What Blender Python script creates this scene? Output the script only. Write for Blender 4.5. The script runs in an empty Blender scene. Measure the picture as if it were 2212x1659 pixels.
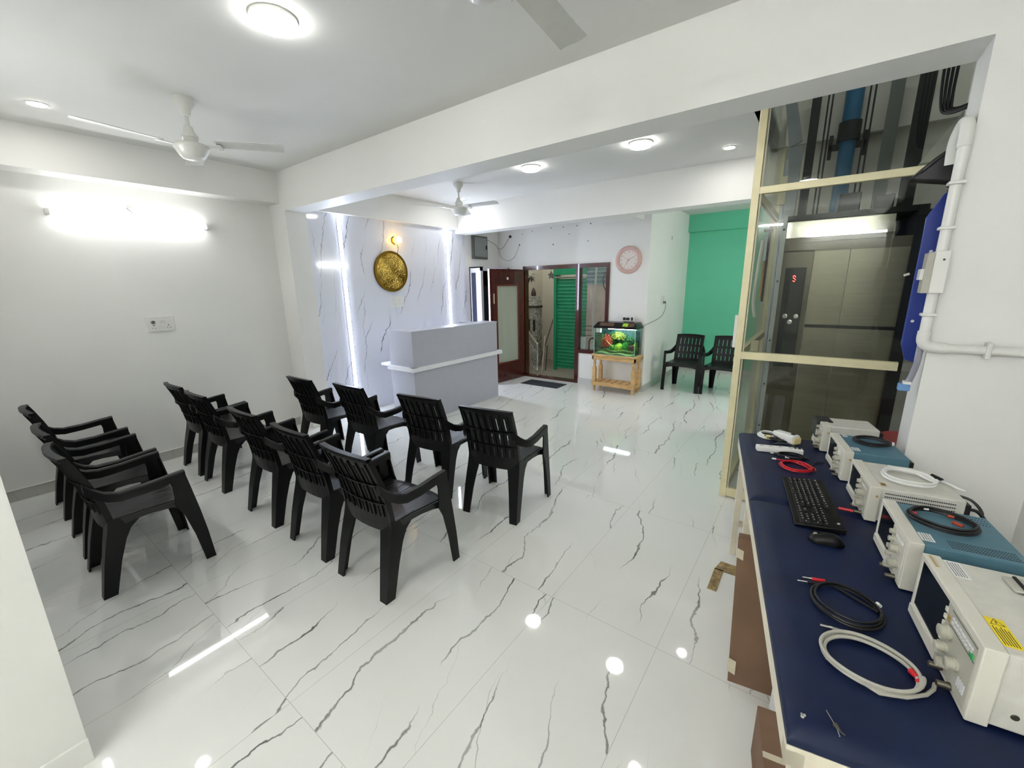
import bpy, bmesh, math, random
from mathutils import Vector, Matrix, Euler
random.seed(7)
PI = math.pi
SC = bpy.context.scene
C = SC.collection

# ------------------------------------------------------------------ camera
cam_d = bpy.data.cameras.new('camera'); cam = bpy.data.objects.new('camera', cam_d); C.objects.link(cam)
SC.camera = cam
cam_d.sensor_width = 36.0; cam_d.lens = 36.0 * 891.5 / 2212.0; cam_d.clip_start = 0.05
# axes of the picture (right, down, forward) in room coordinates
RR = Vector((0.80414618, 0.59419529, -0.01675943))
DD = Vector((0.12440272, -0.19579461, -0.97272218))
FF = Vector((-0.58126834, 0.78012591, -0.231367))
m = Matrix((RR, -DD, -FF)).transposed().to_4x4()
m.translation = Vector((0, 0, 1.75))
cam.matrix_world = m

# ------------------------------------------------------------------ world and exposure
w = bpy.data.worlds.new('world'); SC.world = w; w.use_nodes = True
bg = w.node_tree.nodes['Background']; bg.inputs[0].default_value = (0.88, 0.95, 1.0, 1); bg.inputs[1].default_value = 0.5
vs = SC.view_settings
vs.view_transform = 'Standard'; vs.look = 'None'; vs.gamma = 1.0; vs.exposure = 2.62
try: vs.use_curve_mapping = False
except Exception: pass

# ------------------------------------------------------------------ materials
MATS = {}
def nm(name):
    mt = bpy.data.materials.new(name); mt.use_nodes = True
    nt = mt.node_tree; nt.nodes.clear()
    out = nt.nodes.new('ShaderNodeOutputMaterial')
    return mt, nt, out
def rgb(*c):
    return (*[((v / 255.0) ** 2.2) for v in c], 1)
def mat(name, col, rough=0.5, metal=0.0, noise=0.06, nscale=12.0, bump=0.0, bscale=80.0, spec=0.5, stretch=None, coat=0.0, coord='Object'):
    mt, nt, out = nm(name)
    b = nt.nodes.new('ShaderNodeBsdfPrincipled'); nt.links.new(b.outputs[0], out.inputs[0])
    b.inputs['Roughness'].default_value = rough; b.inputs['Metallic'].default_value = metal
    b.inputs['Specular IOR Level'].default_value = spec; b.inputs['Coat Weight'].default_value = coat
    tc = nt.nodes.new('ShaderNodeTexCoord'); src = tc.outputs[coord]
    if stretch:
        mp = nt.nodes.new('ShaderNodeMapping'); mp.inputs['Scale'].default_value = stretch
        nt.links.new(src, mp.inputs[0]); src = mp.outputs[0]
    n = nt.nodes.new('ShaderNodeTexNoise'); n.inputs['Scale'].default_value = nscale; n.inputs['Detail'].default_value = 4
    nt.links.new(src, n.inputs['Vector'])
    r = nt.nodes.new('ShaderNodeValToRGB'); nt.links.new(n.outputs[0], r.inputs[0])
    k0, k1 = 1 - noise, 1 + noise
    r.color_ramp.elements[0].color = (*[min(1, c * k0) for c in col[:3]], 1); r.color_ramp.elements[0].position = 0.35
    r.color_ramp.elements[1].color = (*[min(1, c * k1) for c in col[:3]], 1); r.color_ramp.elements[1].position = 0.65
    nt.links.new(r.outputs[0], b.inputs['Base Color'])
    if bump:
        n2 = nt.nodes.new('ShaderNodeTexNoise'); n2.inputs['Scale'].default_value = bscale; n2.inputs['Detail'].default_value = 3
        nt.links.new(src, n2.inputs['Vector'])
        bp = nt.nodes.new('ShaderNodeBump'); bp.inputs['Strength'].default_value = bump; bp.inputs['Distance'].default_value = 0.01
        nt.links.new(n2.outputs[0], bp.inputs['Height']); nt.links.new(bp.outputs[0], b.inputs['Normal'])
    MATS[name] = mt
    return mt
def emit(name, col, s):
    mt, nt, out = nm(name)
    e = nt.nodes.new('ShaderNodeEmission'); e.inputs[0].default_value = (*col, 1); e.inputs[1].default_value = s
    nt.links.new(e.outputs[0], out.inputs[0]); MATS[name] = mt; return mt
def glass(name, tint, refl=1.0, rough=0.02):
    mt, nt, out = nm(name)
    t = nt.nodes.new('ShaderNodeBsdfTransparent'); t.inputs[0].default_value = (*tint, 1)
    g = nt.nodes.new('ShaderNodeBsdfGlossy'); g.inputs['Roughness'].default_value = rough; g.inputs[0].default_value = (0.95, 0.97, 0.96, 1)
    f = nt.nodes.new('ShaderNodeFresnel'); f.inputs[0].default_value = 1.5
    mu = nt.nodes.new('ShaderNodeMath'); mu.operation = 'MULTIPLY'; mu.inputs[1].default_value = refl
    nt.links.new(f.outputs[0], mu.inputs[0])
    mx = nt.nodes.new('ShaderNodeMixShader'); nt.links.new(mu.outputs[0], mx.inputs[0])
    nt.links.new(t.outputs[0], mx.inputs[1]); nt.links.new(g.outputs[0], mx.inputs[2]); nt.links.new(mx.outputs[0], out.inputs[0])
    MATS[name] = mt; return mt
def N(nt, t, **kw):
    n = nt.nodes.new(t)
    for k, v in kw.items(): setattr(n, k, v)
    return n
def math_n(nt, op, a=None, b=None, c=None):
    n = nt.nodes.new('ShaderNodeMath'); n.operation = op
    for i, x in enumerate((a, b, c)):
        if x is None: continue
        if isinstance(x, (int, float)): n.inputs[i].default_value = x
        else: nt.links.new(x, n.inputs[i])
    return n.outputs[0]
def marble(name, base, vein, axes='xy', tile=None, off=(0, 0), rough=0.05, along=(0.3, 1.1), slant=0.15, grout=None, thin=0.0070, warm=None, density=1.0):
    """veined glossy tile; axes = the two room axes of the surface, tile = (w, h) joints."""
    mt, nt, out = nm(name)
    b = N(nt, 'ShaderNodeBsdfPrincipled'); nt.links.new(b.outputs[0], out.inputs[0])
    b.inputs['Roughness'].default_value = rough; b.inputs['Specular IOR Level'].default_value = 0.6
    geo = N(nt, 'ShaderNodeNewGeometry'); sp = N(nt, 'ShaderNodeSeparateXYZ'); nt.links.new(geo.outputs['Position'], sp.inputs[0])
    ax = {'x': 0, 'y': 1, 'z': 2}
    U = math_n(nt, 'SUBTRACT', sp.outputs[ax[axes[0]]], off[0]); V = math_n(nt, 'SUBTRACT', sp.outputs[ax[axes[1]]], off[1])
    cb = N(nt, 'ShaderNodeCombineXYZ')
    if tile:
        tu = math_n(nt, 'DIVIDE', U, tile[0]); tv = math_n(nt, 'DIVIDE', V, tile[1])
        fu = math_n(nt, 'FLOOR', tu); fv = math_n(nt, 'FLOOR', tv)
        wn = N(nt, 'ShaderNodeTexWhiteNoise', noise_dimensions='2D'); c2 = N(nt, 'ShaderNodeCombineXYZ')
        nt.links.new(fu, c2.inputs[0]); nt.links.new(fv, c2.inputs[1]); nt.links.new(c2.outputs[0], wn.inputs['Vector'])
        seed = math_n(nt, 'MULTIPLY', wn.outputs['Value'], 37.0)
        nt.links.new(seed, cb.inputs[2])
    su = math_n(nt, 'ADD', U, math_n(nt, 'MULTIPLY', V, slant))
    nt.links.new(math_n(nt, 'MULTIPLY', su, along[1]), cb.inputs[0]); nt.links.new(math_n(nt, 'MULTIPLY', V, along[0]), cb.inputs[1])
    def nz(scale, z, detail=2.0, vec=None):
        a = N(nt, 'ShaderNodeVectorMath', operation='ADD'); nt.links.new(vec or cb.outputs[0], a.inputs[0]); a.inputs[1].default_value = (z, z * 1.7, z * 0.6)
        n = N(nt, 'ShaderNodeTexNoise'); n.inputs['Scale'].default_value = scale; n.inputs['Detail'].default_value = detail
        nt.links.new(a.outputs[0], n.inputs['Vector']); return n.outputs[0]
    pv = N(nt, 'ShaderNodeCombineXYZ'); nt.links.new(U, pv.inputs[0]); nt.links.new(V, pv.inputs[1])
    if tile: nt.links.new(seed, pv.inputs[2])
    sd = seed if tile else 0.0
    def veins(gap, th, brk, z, sl):
        """long thin cracks: wandering lines, broken up along their length."""
        w1 = math_n(nt, 'MULTIPLY', math_n(nt, 'SUBTRACT', nz(1.3, z, 1.0, pv.outputs[0]), 0.5), 0.42)
        w2 = math_n(nt, 'MULTIPLY', math_n(nt, 'SUBTRACT', nz(11.0, z + 3, 5.0, pv.outputs[0]), 0.5), 0.075)
        uu = math_n(nt, 'ADD', math_n(nt, 'ADD', U, math_n(nt, 'MULTIPLY', V, sl)), math_n(nt, 'ADD', w1, w2))
        q = math_n(nt, 'ADD', math_n(nt, 'DIVIDE', uu, gap), math_n(nt, 'MULTIPLY', sd, 0.37 + z * 0.01))
        cell = math_n(nt, 'FLOOR', q)
        d = math_n(nt, 'MULTIPLY', math_n(nt, 'ABSOLUTE', math_n(nt, 'SUBTRACT', math_n(nt, 'FRACT', q), 0.5)), gap)
        bv = N(nt, 'ShaderNodeCombineXYZ'); nt.links.new(math_n(nt, 'MULTIPLY', cell, 7.3), bv.inputs[0]); nt.links.new(math_n(nt, 'MULTIPLY', V, 1.5), bv.inputs[1]); nt.links.new(math_n(nt, 'ADD', cell, sd if tile else 0.0), bv.inputs[2])
        bn = nz(1.0, z, 1.0, bv.outputs[0])
        m2 = N(nt, 'ShaderNodeMapRange', interpolation_type='SMOOTHSTEP'); nt.links.new(bn, m2.inputs[0]); m2.inputs[1].default_value = brk; m2.inputs[2].default_value = brk + 0.16
        thn = math_n(nt, 'MULTIPLY', math_n(nt, 'MULTIPLY', m2.outputs[0], nz(5.0, z + 9, 2.0, pv.outputs[0])), th * 2)
        mr = N(nt, 'ShaderNodeMapRange', interpolation_type='SMOOTHSTEP'); nt.links.new(math_n(nt, 'DIVIDE', d, math_n(nt, 'ADD', thn, 0.0002)), mr.inputs[0])
        mr.inputs[1].default_value = 0.25; mr.inputs[2].default_value = 1.0; mr.inputs[3].default_value = 1; mr.inputs[4].default_value = 0
        tn = math_n(nt, 'MULTIPLY', nz(3.0, z + 5, 2.0, pv.outputs[0]), 1.5)
        return math_n(nt, 'MULTIPLY', math_n(nt, 'MULTIPLY', mr.outputs[0], m2.outputs[0]), math_n(nt, 'MINIMUM', tn, 1.0))
    v1 = veins(0.27 / density, thin, 0.42, 0.0, slant); v2 = veins(0.21 / density, thin * 0.55, 0.50, 11.3, slant + 0.25)
    vv = math_n(nt, 'MINIMUM', math_n(nt, 'ADD', v1, math_n(nt, 'MULTIPLY', v2, 0.6)), 1.0)
    mx = N(nt, 'ShaderNodeMix', data_type='RGBA'); mx.inputs[6].default_value = base; mx.inputs[7].default_value = vein
    nt.links.new(math_n(nt, 'MULTIPLY', vv, 0.9), mx.inputs[0])
    col = mx.outputs[2]
    if tile and grout:
        def line(t, size):
            fr = math_n(nt, 'FRACT', t); d = math_n(nt, 'MINIMUM', fr, math_n(nt, 'SUBTRACT', 1.0, fr))
            return math_n(nt, 'LESS_THAN', math_n(nt, 'MULTIPLY', d, size), 0.0012)
        g = math_n(nt, 'MAXIMUM', line(tu, tile[0]), line(tv, tile[1]))
        m3 = N(nt, 'ShaderNodeMix', data_type='RGBA'); nt.links.new(col, m3.inputs[6]); m3.inputs[7].default_value = grout
        nt.links.new(g, m3.inputs[0]); col = m3.outputs[2]
    nt.links.new(col, b.inputs['Base Color'])
    n4 = N(nt, 'ShaderNodeTexNoise'); n4.inputs['Scale'].default_value = 2.2; nt.links.new(geo.outputs['Position'], n4.inputs['Vector'])
    bp = N(nt, 'ShaderNodeBump'); bp.inputs['Strength'].default_value = 0.06; bp.inputs['Distance'].default_value = 0.004
    nt.links.new(n4.outputs[0], bp.inputs['Height']); nt.links.new(bp.outputs[0], b.inputs['Normal'])
    MATS[name] = mt; return mt

M = MATS
mat('paint', rgb(234, 234, 229), 0.55, noise=0.012, nscale=1.5, bump=0.03, bscale=60)
mat('ceiling_paint', rgb(222, 222, 217), 0.7, noise=0.012, nscale=1.5)
mat('green_paint', rgb(100, 200, 162), 0.55, noise=0.02, nscale=1.5)
marble('floor_tile', rgb(227, 228, 223), rgb(52, 50, 44), 'xy', (0.6, 1.2), (-1.648, 0.556), 0.035, grout=rgb(188, 188, 180))
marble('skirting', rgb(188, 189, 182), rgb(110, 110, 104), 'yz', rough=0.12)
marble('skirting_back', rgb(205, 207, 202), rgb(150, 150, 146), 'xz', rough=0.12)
marble('marble_wall', rgb(226, 228, 236), rgb(60, 62, 72), 'yz', (1.3, 2.7), (2.78, 0.0), 0.06, along=(0.28, 1.15), slant=-0.28, grout=rgb(198, 200, 208), thin=0.0085)
mat('black_plastic', rgb(9, 10, 12), 0.38, noise=0.05, spec=0.32)
def seat_mat():
    mt, nt, out = nm('seat_plastic')
    b = N(nt, 'ShaderNodeBsdfPrincipled'); nt.links.new(b.outputs[0], out.inputs[0])
    b.inputs['Roughness'].default_value = 0.3; b.inputs['Base Color'].default_value = rgb(30, 30, 32)
    tc = N(nt, 'ShaderNodeTexCoord'); mp = N(nt, 'ShaderNodeMapping'); mp.inputs['Scale'].default_value = (60, 3.0, 1)
    nt.links.new(tc.outputs['Object'], mp.inputs[0])
    n = N(nt, 'ShaderNodeTexNoise'); n.inputs['Scale'].default_value = 1.0; n.inputs['Detail'].default_value = 3; n.inputs['Distortion'].default_value = 0.6
    nt.links.new(mp.outputs[0], n.inputs['Vector'])
    r = N(nt, 'ShaderNodeValToRGB'); r.color_ramp.elements[0].color = rgb(20, 20, 22); r.color_ramp.elements[1].color = rgb(36, 36, 38)
    nt.links.new(n.outputs[0], r.inputs[0]); nt.links.new(r.outputs[0], b.inputs['Base Color'])
    bp = N(nt, 'ShaderNodeBump'); bp.inputs['Strength'].default_value = 0.8; bp.inputs['Distance'].default_value = 0.004
    nt.links.new(n.outputs[0], bp.inputs['Height']); nt.links.new(bp.outputs[0], b.inputs['Normal'])
    MATS['seat_plastic'] = mt
seat_mat()
mat('white_plastic', rgb(226, 226, 220), 0.35, noise=0.02)
mat('fan_white', rgb(222, 222, 214), 0.28, noise=0.02, coat=0.3)
mat('fan_blade', rgb(205, 205, 198), 0.3, noise=0.03)
mat('chrome', rgb(215, 215, 215), 0.12, 1.0, noise=0.02)
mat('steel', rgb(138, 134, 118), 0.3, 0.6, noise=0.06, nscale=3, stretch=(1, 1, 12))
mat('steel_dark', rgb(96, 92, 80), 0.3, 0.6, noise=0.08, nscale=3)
mat('header_steel', rgb(205, 203, 192), 0.16, 0.7, noise=0.05)
mat('grey_metal', rgb(150, 156, 162), 0.4, 0.3, noise=0.04)
mat('black_metal', rgb(16, 19, 22), 0.5, 0.2, noise=0.1)
mat('dark_shaft', rgb(38, 44, 44), 0.8, noise=0.15, nscale=3)
mat('shaft_plaster', rgb(196, 193, 182), 0.85, noise=0.1, nscale=3)
mat('shaft_white', rgb(214, 214, 210), 0.8, noise=0.05, nscale=3)
mat('blue_pipe', rgb(22, 88, 124), 0.35, noise=0.08)
mat('blue_sheet', rgb(40, 62, 148), 0.35, noise=0.06)
mat('cream_metal', rgb(226, 217, 176), 0.4, 0.1, noise=0.04)
mat('bench_cream', rgb(222, 214, 192), 0.45, noise=0.08, nscale=9)
def vinyl():
    mt, nt, out = nm('navy_vinyl')
    b = N(nt, 'ShaderNodeBsdfPrincipled'); nt.links.new(b.outputs[0], out.inputs[0]); b.inputs['Roughness'].default_value = 0.5; b.inputs['Specular IOR Level'].default_value = 0.35
    tc = N(nt, 'ShaderNodeTexCoord')
    n = N(nt, 'ShaderNodeTexNoise'); n.inputs['Scale'].default_value = 5; n.inputs['Detail'].default_value = 5
    nt.links.new(tc.outputs['Object'], n.inputs['Vector'])
    r = N(nt, 'ShaderNodeValToRGB'); e = r.color_ramp.elements
    e[0].position = 0.3; e[0].color = rgb(8, 24, 54); e[1].position = 0.72; e[1].color = rgb(15, 33, 68)
    x = e.new(0.86); x.color = rgb(50, 58, 84)
    nt.links.new(n.outputs[0], r.inputs[0]); nt.links.new(r.outputs[0], b.inputs['Base Color'])
    n2 = N(nt, 'ShaderNodeTexNoise'); n2.inputs['Scale'].default_value = 420
    nt.links.new(tc.outputs['Object'], n2.inputs['Vector'])
    bp = N(nt, 'ShaderNodeBump'); bp.inputs['Strength'].default_value = 0.25; bp.inputs['Distance'].default_value = 0.002
    nt.links.new(n2.outputs[0], bp.inputs['Height']); nt.links.new(bp.outputs[0], b.inputs['Normal'])
    MATS['navy_vinyl'] = mt
vinyl()
mat('desk_grey', rgb(178, 180, 190), 0.3, noise=0.015)
mat('desk_white', rgb(232, 233, 236), 0.3, noise=0.015)
def hammered():
    mt, nt, out = nm('hammered_brass')
    b = N(nt, 'ShaderNodeBsdfPrincipled'); nt.links.new(b.outputs[0], out.inputs[0])
    b.inputs['Metallic'].default_value = 1; b.inputs['Roughness'].default_value = 0.16
    tc = N(nt, 'ShaderNodeTexCoord')
    n = N(nt, 'ShaderNodeTexNoise'); n.inputs['Scale'].default_value = 4; n.inputs['Detail'].default_value = 3; nt.links.new(tc.outputs['Object'], n.inputs['Vector'])
    r = N(nt, 'ShaderNodeValToRGB'); r.color_ramp.elements[0].color = rgb(120, 92, 34); r.color_ramp.elements[1].color = rgb(214, 180, 92)
    r.color_ramp.elements[0].position = 0.35; r.color_ramp.elements[1].position = 0.62
    nt.links.new(n.outputs[0], r.inputs[0]); nt.links.new(r.outputs[0], b.inputs['Base Color'])
    v = N(nt, 'ShaderNodeTexVoronoi'); v.inputs['Scale'].default_value = 46; nt.links.new(tc.outputs['Object'], v.inputs['Vector'])
    bp = N(nt, 'ShaderNodeBump'); bp.inputs['Strength'].default_value = 0.8; bp.inputs['Distance'].default_value = 0.006
    nt.links.new(v.outputs['Distance'], bp.inputs['Height']); nt.links.new(bp.outputs[0], b.inputs['Normal'])
    MATS['hammered_brass'] = mt
hammered()
mat('brass_rim', rgb(130, 98, 40), 0.25, 1.0)
mat('mahogany', rgb(74, 32, 25), 0.22, noise=0.13, nscale=3, stretch=(6, 6, 0.6), coat=0.4)
mat('mahogany_light', rgb(108, 52, 40), 0.25, noise=0.2, nscale=3, stretch=(6, 6, 0.6), coat=0.3)
mat('frosted', rgb(168, 176, 160), 0.3, noise=0.05, nscale=2, stretch=(3, 3, 0.3))
mat('pine', rgb(206, 168, 112), 0.5, noise=0.14, nscale=8, stretch=(1, 4, 4))
mat('rubber_mat', rgb(44, 46, 54), 0.9, noise=0.3, nscale=60, bump=0.5, bscale=200)
mat('tank_black', rgb(20, 18, 18), 0.25, noise=0.05)
mat('sil_glass_edge', rgb(150, 190, 170), 0.2, noise=0.02)
mat('leaf_red', rgb(168, 66, 44), 0.6, noise=0.3, nscale=30)
mat('leaf_green', rgb(48, 138, 44), 0.6, noise=0.3, nscale=30)
mat('leaf_dark', rgb(22, 78, 34), 0.6, noise=0.3, nscale=30)
mat('leaf_lime', rgb(158, 198, 58), 0.6, noise=0.25, nscale=30)
mat('leaf_olive', rgb(120, 134, 48), 0.6, noise=0.3, nscale=30)
mat('leaf_brown', rgb(96, 74, 58), 0.6, noise=0.3, nscale=30)
mat('gravel', rgb(96, 128, 70), 0.8, noise=0.6, nscale=90, bump=0.8, bscale=90)
mat('water_back', rgb(20, 62, 56), 0.6, noise=0.6, nscale=14)
mat('driftwood', rgb(190, 140, 92), 0.7, noise=0.1)
mat('clock_pink', rgb(206, 170, 160), 0.4, noise=0.05)
mat('clock_face', rgb(226, 216, 208), 0.45, noise=0.02)
mat('clock_ink', rgb(130, 112, 104), 0.6, noise=0.02)
mat('box_grey', rgb(140, 146, 142), 0.45, 0.2, noise=0.03)
mat('box_dark', rgb(92, 96, 92), 0.5, noise=0.05)
mat('cable_grey', rgb(120, 120, 112), 0.6, noise=0.03)
mat('black_rubber', rgb(14, 14, 16), 0.42, noise=0.1)
mat('red_rubber', rgb(196, 34, 42), 0.4, noise=0.08)
mat('grey_rubber', rgb(176, 174, 162), 0.45, noise=0.05)
mat('white_rubber', rgb(232, 232, 228), 0.4, noise=0.03)
mat('scope_cream', rgb(206, 204, 194), 0.5, noise=0.04, nscale=30, bump=0.1, bscale=400)
mat('scope_bezel', rgb(214, 211, 198), 0.45, noise=0.03)
mat('scope_blue', rgb(80, 118, 134), 0.5, noise=0.05, nscale=30, bump=0.1, bscale=400)
mat('scope_grey', rgb(180, 178, 164), 0.5, noise=0.04, nscale=30)
mat('screen', rgb(24, 30, 34), 0.12, noise=0.1)
mat('knob_grey', rgb(178, 176, 160), 0.4, noise=0.03)
mat('vent_black', rgb(30, 32, 32), 0.8, noise=0.05)
mat('print_black', rgb(40, 40, 40), 0.7, noise=0.02)
mat('print_white', rgb(222, 222, 222), 0.6, noise=0.02)
mat('label_white', rgb(230, 230, 228), 0.5, noise=0.02)
mat('label_yellow', rgb(240, 214, 36), 0.5, noise=0.03)
mat('gold_print', rgb(168, 138, 74), 0.5, noise=0.1)
mat('green_button', rgb(60, 160, 90), 0.4)
mat('yellow_cream', rgb(226, 208, 150), 0.45, noise=0.05)
mat('cardboard', rgb(120, 94, 74), 0.85, noise=0.1, nscale=5)
mat('tape_beige', rgb(202, 194, 170), 0.5, noise=0.05)
mat('stain_tape', rgb(150, 128, 88), 0.7, noise=0.4, nscale=30)
mat('hose_clear', rgb(150, 150, 160), 0.25, noise=0.05)
mat('valve_blue', rgb(110, 156, 206), 0.35, noise=0.05)
mat('red_stool', rgb(150, 60, 58), 0.45, noise=0.06)
mat('hall_wall', rgb(196, 188, 168), 0.8, noise=0.03, nscale=2)
mat('hall_floor', rgb(140, 130, 116), 0.4, noise=0.08)
mat('shutter_green', rgb(30, 134, 92), 0.35, noise=0.1, nscale=6)
mat('louvre', rgb(110, 128, 128), 0.4, noise=0.1)
mat('sheet_pink', rgb(204, 178, 164), 0.7, noise=0.12, nscale=5)
mat('sheet_beige', rgb(222, 208, 186), 0.7, noise=0.08, nscale=5)
mat('plant_black', rgb(18, 26, 20), 0.5, noise=0.2)
mat('ornament', rgb(96, 92, 86), 0.6, noise=0.2)
mat('patterned', rgb(150, 146, 134), 0.7, noise=0.55, nscale=26)
mat('statue_white', rgb(214, 210, 204), 0.5, noise=0.05)
mat('statue_dark', rgb(60, 48, 40), 0.5, noise=0.2)
mat('cabinet_dark', rgb(66, 70, 90), 0.35, noise=0.12)
mat('cabinet_white', rgb(226, 226, 236), 0.35, noise=0.01)
mat('picture_grey', rgb(112, 108, 104), 0.6, noise=0.3, nscale=20)
emit('lamp_white', (1.0, 0.985, 0.965), 6.5)
emit('down_white', (1.0, 0.97, 0.93), 32.0)
emit('tube_white', (0.98, 0.985, 1.0), 3.0)
emit('fill_tube_soft', (0.98, 0.985, 1.0), 6.5)  # glow of the added tube on the short near wall
emit('fill_tube_bright', (0.975, 0.985, 1.0), 19.5)  # glow of the added tubes that stay out of view
emit('led_strip', (0.72, 0.80, 1.0), 12.0)
emit('amber', (1.0, 0.52, 0.06), 1.6)
emit('amber_hot', (1.0, 0.80, 0.36), 4.5)
emit('tank_fill_lamp', (0.85, 0.93, 1.0), 11.0)  # glow of the strip added inside the tank hood
emit('red_led', (1.0, 0.05, 0.05), 3.0)
glass('clear_glass', (0.96, 0.98, 0.97))
glass('tank_glass', (0.93, 0.98, 0.95), 0.8)
glass('lift_glass', (0.86, 0.87, 0.84), 0.5, 0.01)
glass('window_glass', (0.90, 0.94, 0.92), 1.0)

# ------------------------------------------------------------------ mesh helpers
class MB:
    def __init__(s): s.v = []; s.f = []
    def add(s, vs, fs, mx=None):
        o = len(s.v)
        s.v += [tuple(mx @ Vector(v)) if mx else tuple(v) for v in vs]
        s.f += [[i + o for i in f] for f in fs]; return s
    def box(s, x0, x1, y0, y1, z0, z1, mx=None):
        vs = [(x0, y0, z0), (x1, y0, z0), (x1, y1, z0), (x0, y1, z0), (x0, y0, z1), (x1, y0, z1), (x1, y1, z1), (x0, y1, z1)]
        return s.add(vs, [(0, 3, 2, 1), (4, 5, 6, 7), (0, 1, 5, 4), (1, 2, 6, 5), (2, 3, 7, 6), (3, 0, 4, 7)], mx)
    def loft(s, rings, mx=None, cap=True, closed=True):
        n = len(rings[0]); vs = [p for r in rings for p in r]; fs = []
        for i in range(len(rings) - 1):
            for j in range(n if closed else n - 1):
                a = i * n + j; b = i * n + (j + 1) % n
                fs.append((a, b, b + n, a + n))
        if cap: fs.append(tuple(range(n - 1, -1, -1))); fs.append(tuple(range((len(rings) - 1) * n, len(rings) * n)))
        return s.add(vs, fs, mx)
    def lathe(s, prof, n=32, mx=None):
        rings = [[(r * math.cos(2 * PI * k / n), r * math.sin(2 * PI * k / n), z) for k in range(n)] for r, z in prof]
        return s.loft(rings, mx)
    def cyl(s, a, b, r, n=16, r2=None):
        a = Vector(a); b = Vector(b); d = b - a
        q = d.to_track_quat('Z', 'Y').to_matrix().to_4x4(); q.translation = a
        return s.lathe([(r, 0), (r2 if r2 is not None else r, d.length)], n, q)
    def tube(s, pts, r, n=8, closed=False, rs=None):
        pts = [Vector(p) for p in pts]; m_ = len(pts); rings = []
        prev = None
        for i, p in enumerate(pts):
            if closed: t = pts[(i + 1) % m_] - pts[i - 1]
            else: t = pts[min(i + 1, m_ - 1)] - pts[max(i - 1, 0)]
            t.normalize()
            if prev is None:
                u = t.orthogonal().normalized()
                if abs(t.z) < 0.9: u = t.cross(Vector((0, 0, 1))).normalized()
            else:
                u = (prev - t * prev.dot(t)).normalized()
            prev = u; v = t.cross(u); rr = rs[i] if rs else r
            rings.append([tuple(p + (u * math.cos(2 * PI * k / n) + v * math.sin(2 * PI * k / n)) * rr) for k in range(n)])
        if closed: rings.append(rings[0])
        return s.loft(rings, cap=not closed)
    def sphere(s, c, r, n=16, sc=(1, 1, 1)):
        mx = Matrix.Translation(c) @ Matrix.Diagonal((*sc, 1))
        k = n // 2
        return s.lathe([(max(1e-4, r * math.sin(PI * i / k)), -r * math.cos(PI * i / k)) for i in range(k + 1)], n, mx)
    def slab(s, F, us, vs, t, keep=None, mx=None):
        """sheet F(u,v) with thickness vector t(u,v), cells kept by keep(i,j)."""
        nu, nv = len(us), len(vs); P = []; Q = []
        for u in us:
            for v in vs:
                p = Vector(F(u, v)); P.append(p); Q.append(p + Vector(t(u, v) if callable(t) else t))
        K = lambda i, j: 0 <= i < nu - 1 and 0 <= j < nv - 1 and (keep is None or keep(i, j))
        o = nu * nv; fs = []; ix = lambda i, j: i * nv + j
        for i in range(nu - 1):
            for j in range(nv - 1):
                if not K(i, j): continue
                a, b, c, d = ix(i, j), ix(i + 1, j), ix(i + 1, j + 1), ix(i, j + 1)
                fs.append((a, b, c, d)); fs.append((a + o, d + o, c + o, b + o))
                if not K(i, j - 1): fs.append((b, a, a + o, b + o))
                if not K(i + 1, j): fs.append((c, b, b + o, c + o))
                if not K(i, j + 1): fs.append((d, c, c + o, d + o))
                if not K(i - 1, j): fs.append((a, d, d + o, a + o))
        return s.add([tuple(x) for x in P + Q], fs, mx)
    def prism(s, pts, ext, mx=None):
        n = len(pts); vs = list(pts) + [tuple(Vector(p) + Vector(ext)) for p in pts]
        fs = [tuple(range(n - 1, -1, -1)), tuple(range(n, 2 * n))] + [(i, (i + 1) % n, (i + 1) % n + n, i + n) for i in range(n)]
        return s.add(vs, fs, mx)
    def build(s, name, material, parent=None, smooth=False, bevel=0, **tags):
        me = bpy.data.meshes.new(name); me.from_pydata(s.v, [], s.f); 
        bm = bmesh.new(); bm.from_mesh(me)
        bmesh.ops.remove_doubles(bm, verts=bm.verts, dist=1e-6)
        bmesh.ops.recalc_face_normals(bm, faces=bm.faces); bm.to_mesh(me); bm.free()
        if isinstance(material, str): material = M[material]
        me.materials.append(material)
        if smooth:
            for p in me.polygons: p.use_smooth = True
            try: me.set_sharp_from_angle(angle=math.radians(40))
            except Exception: pass
        o = bpy.data.objects.new(name, me); C.objects.link(o)
        if parent: o.parent = parent
        if bevel:
            b = o.modifiers.new('bevel', 'BEVEL'); b.width = bevel; b.segments = 2; b.limit_method = 'ANGLE'; b.angle_limit = math.radians(40)
        for k, v in tags.items(): o[k] = v
        return o
def thing(name, label, cat, loc=(0, 0, 0), rz=0, group=None):
    o = bpy.data.objects.new(name, None); C.objects.link(o); o.location = loc; o.rotation_euler = (0, 0, rz)
    o.empty_display_size = 0.1; o['label'] = label; o['category'] = cat
    if group: o['group'] = group
    return o
def tag(o, label, cat, group=None):
    o['label'] = label; o['category'] = cat
    if group: o['group'] = group
    return o
def struct(mb, name, material, **kw):
    o = mb.build(name, material, **kw); o['kind'] = 'structure'; return o
def dup(root, loc, rz=None, label=None, group=None):
    r = root.copy(); C.objects.link(r); r.location = loc
    if rz is not None: r.rotation_euler = (0, 0, rz)
    if label: r['label'] = label
    if group: r['group'] = group
    for ch in list(root.children):
        c = ch.copy(); C.objects.link(c); c.parent = r
        for g in list(ch.children):
            d = g.copy(); C.objects.link(d); d.parent = c
    return r
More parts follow.
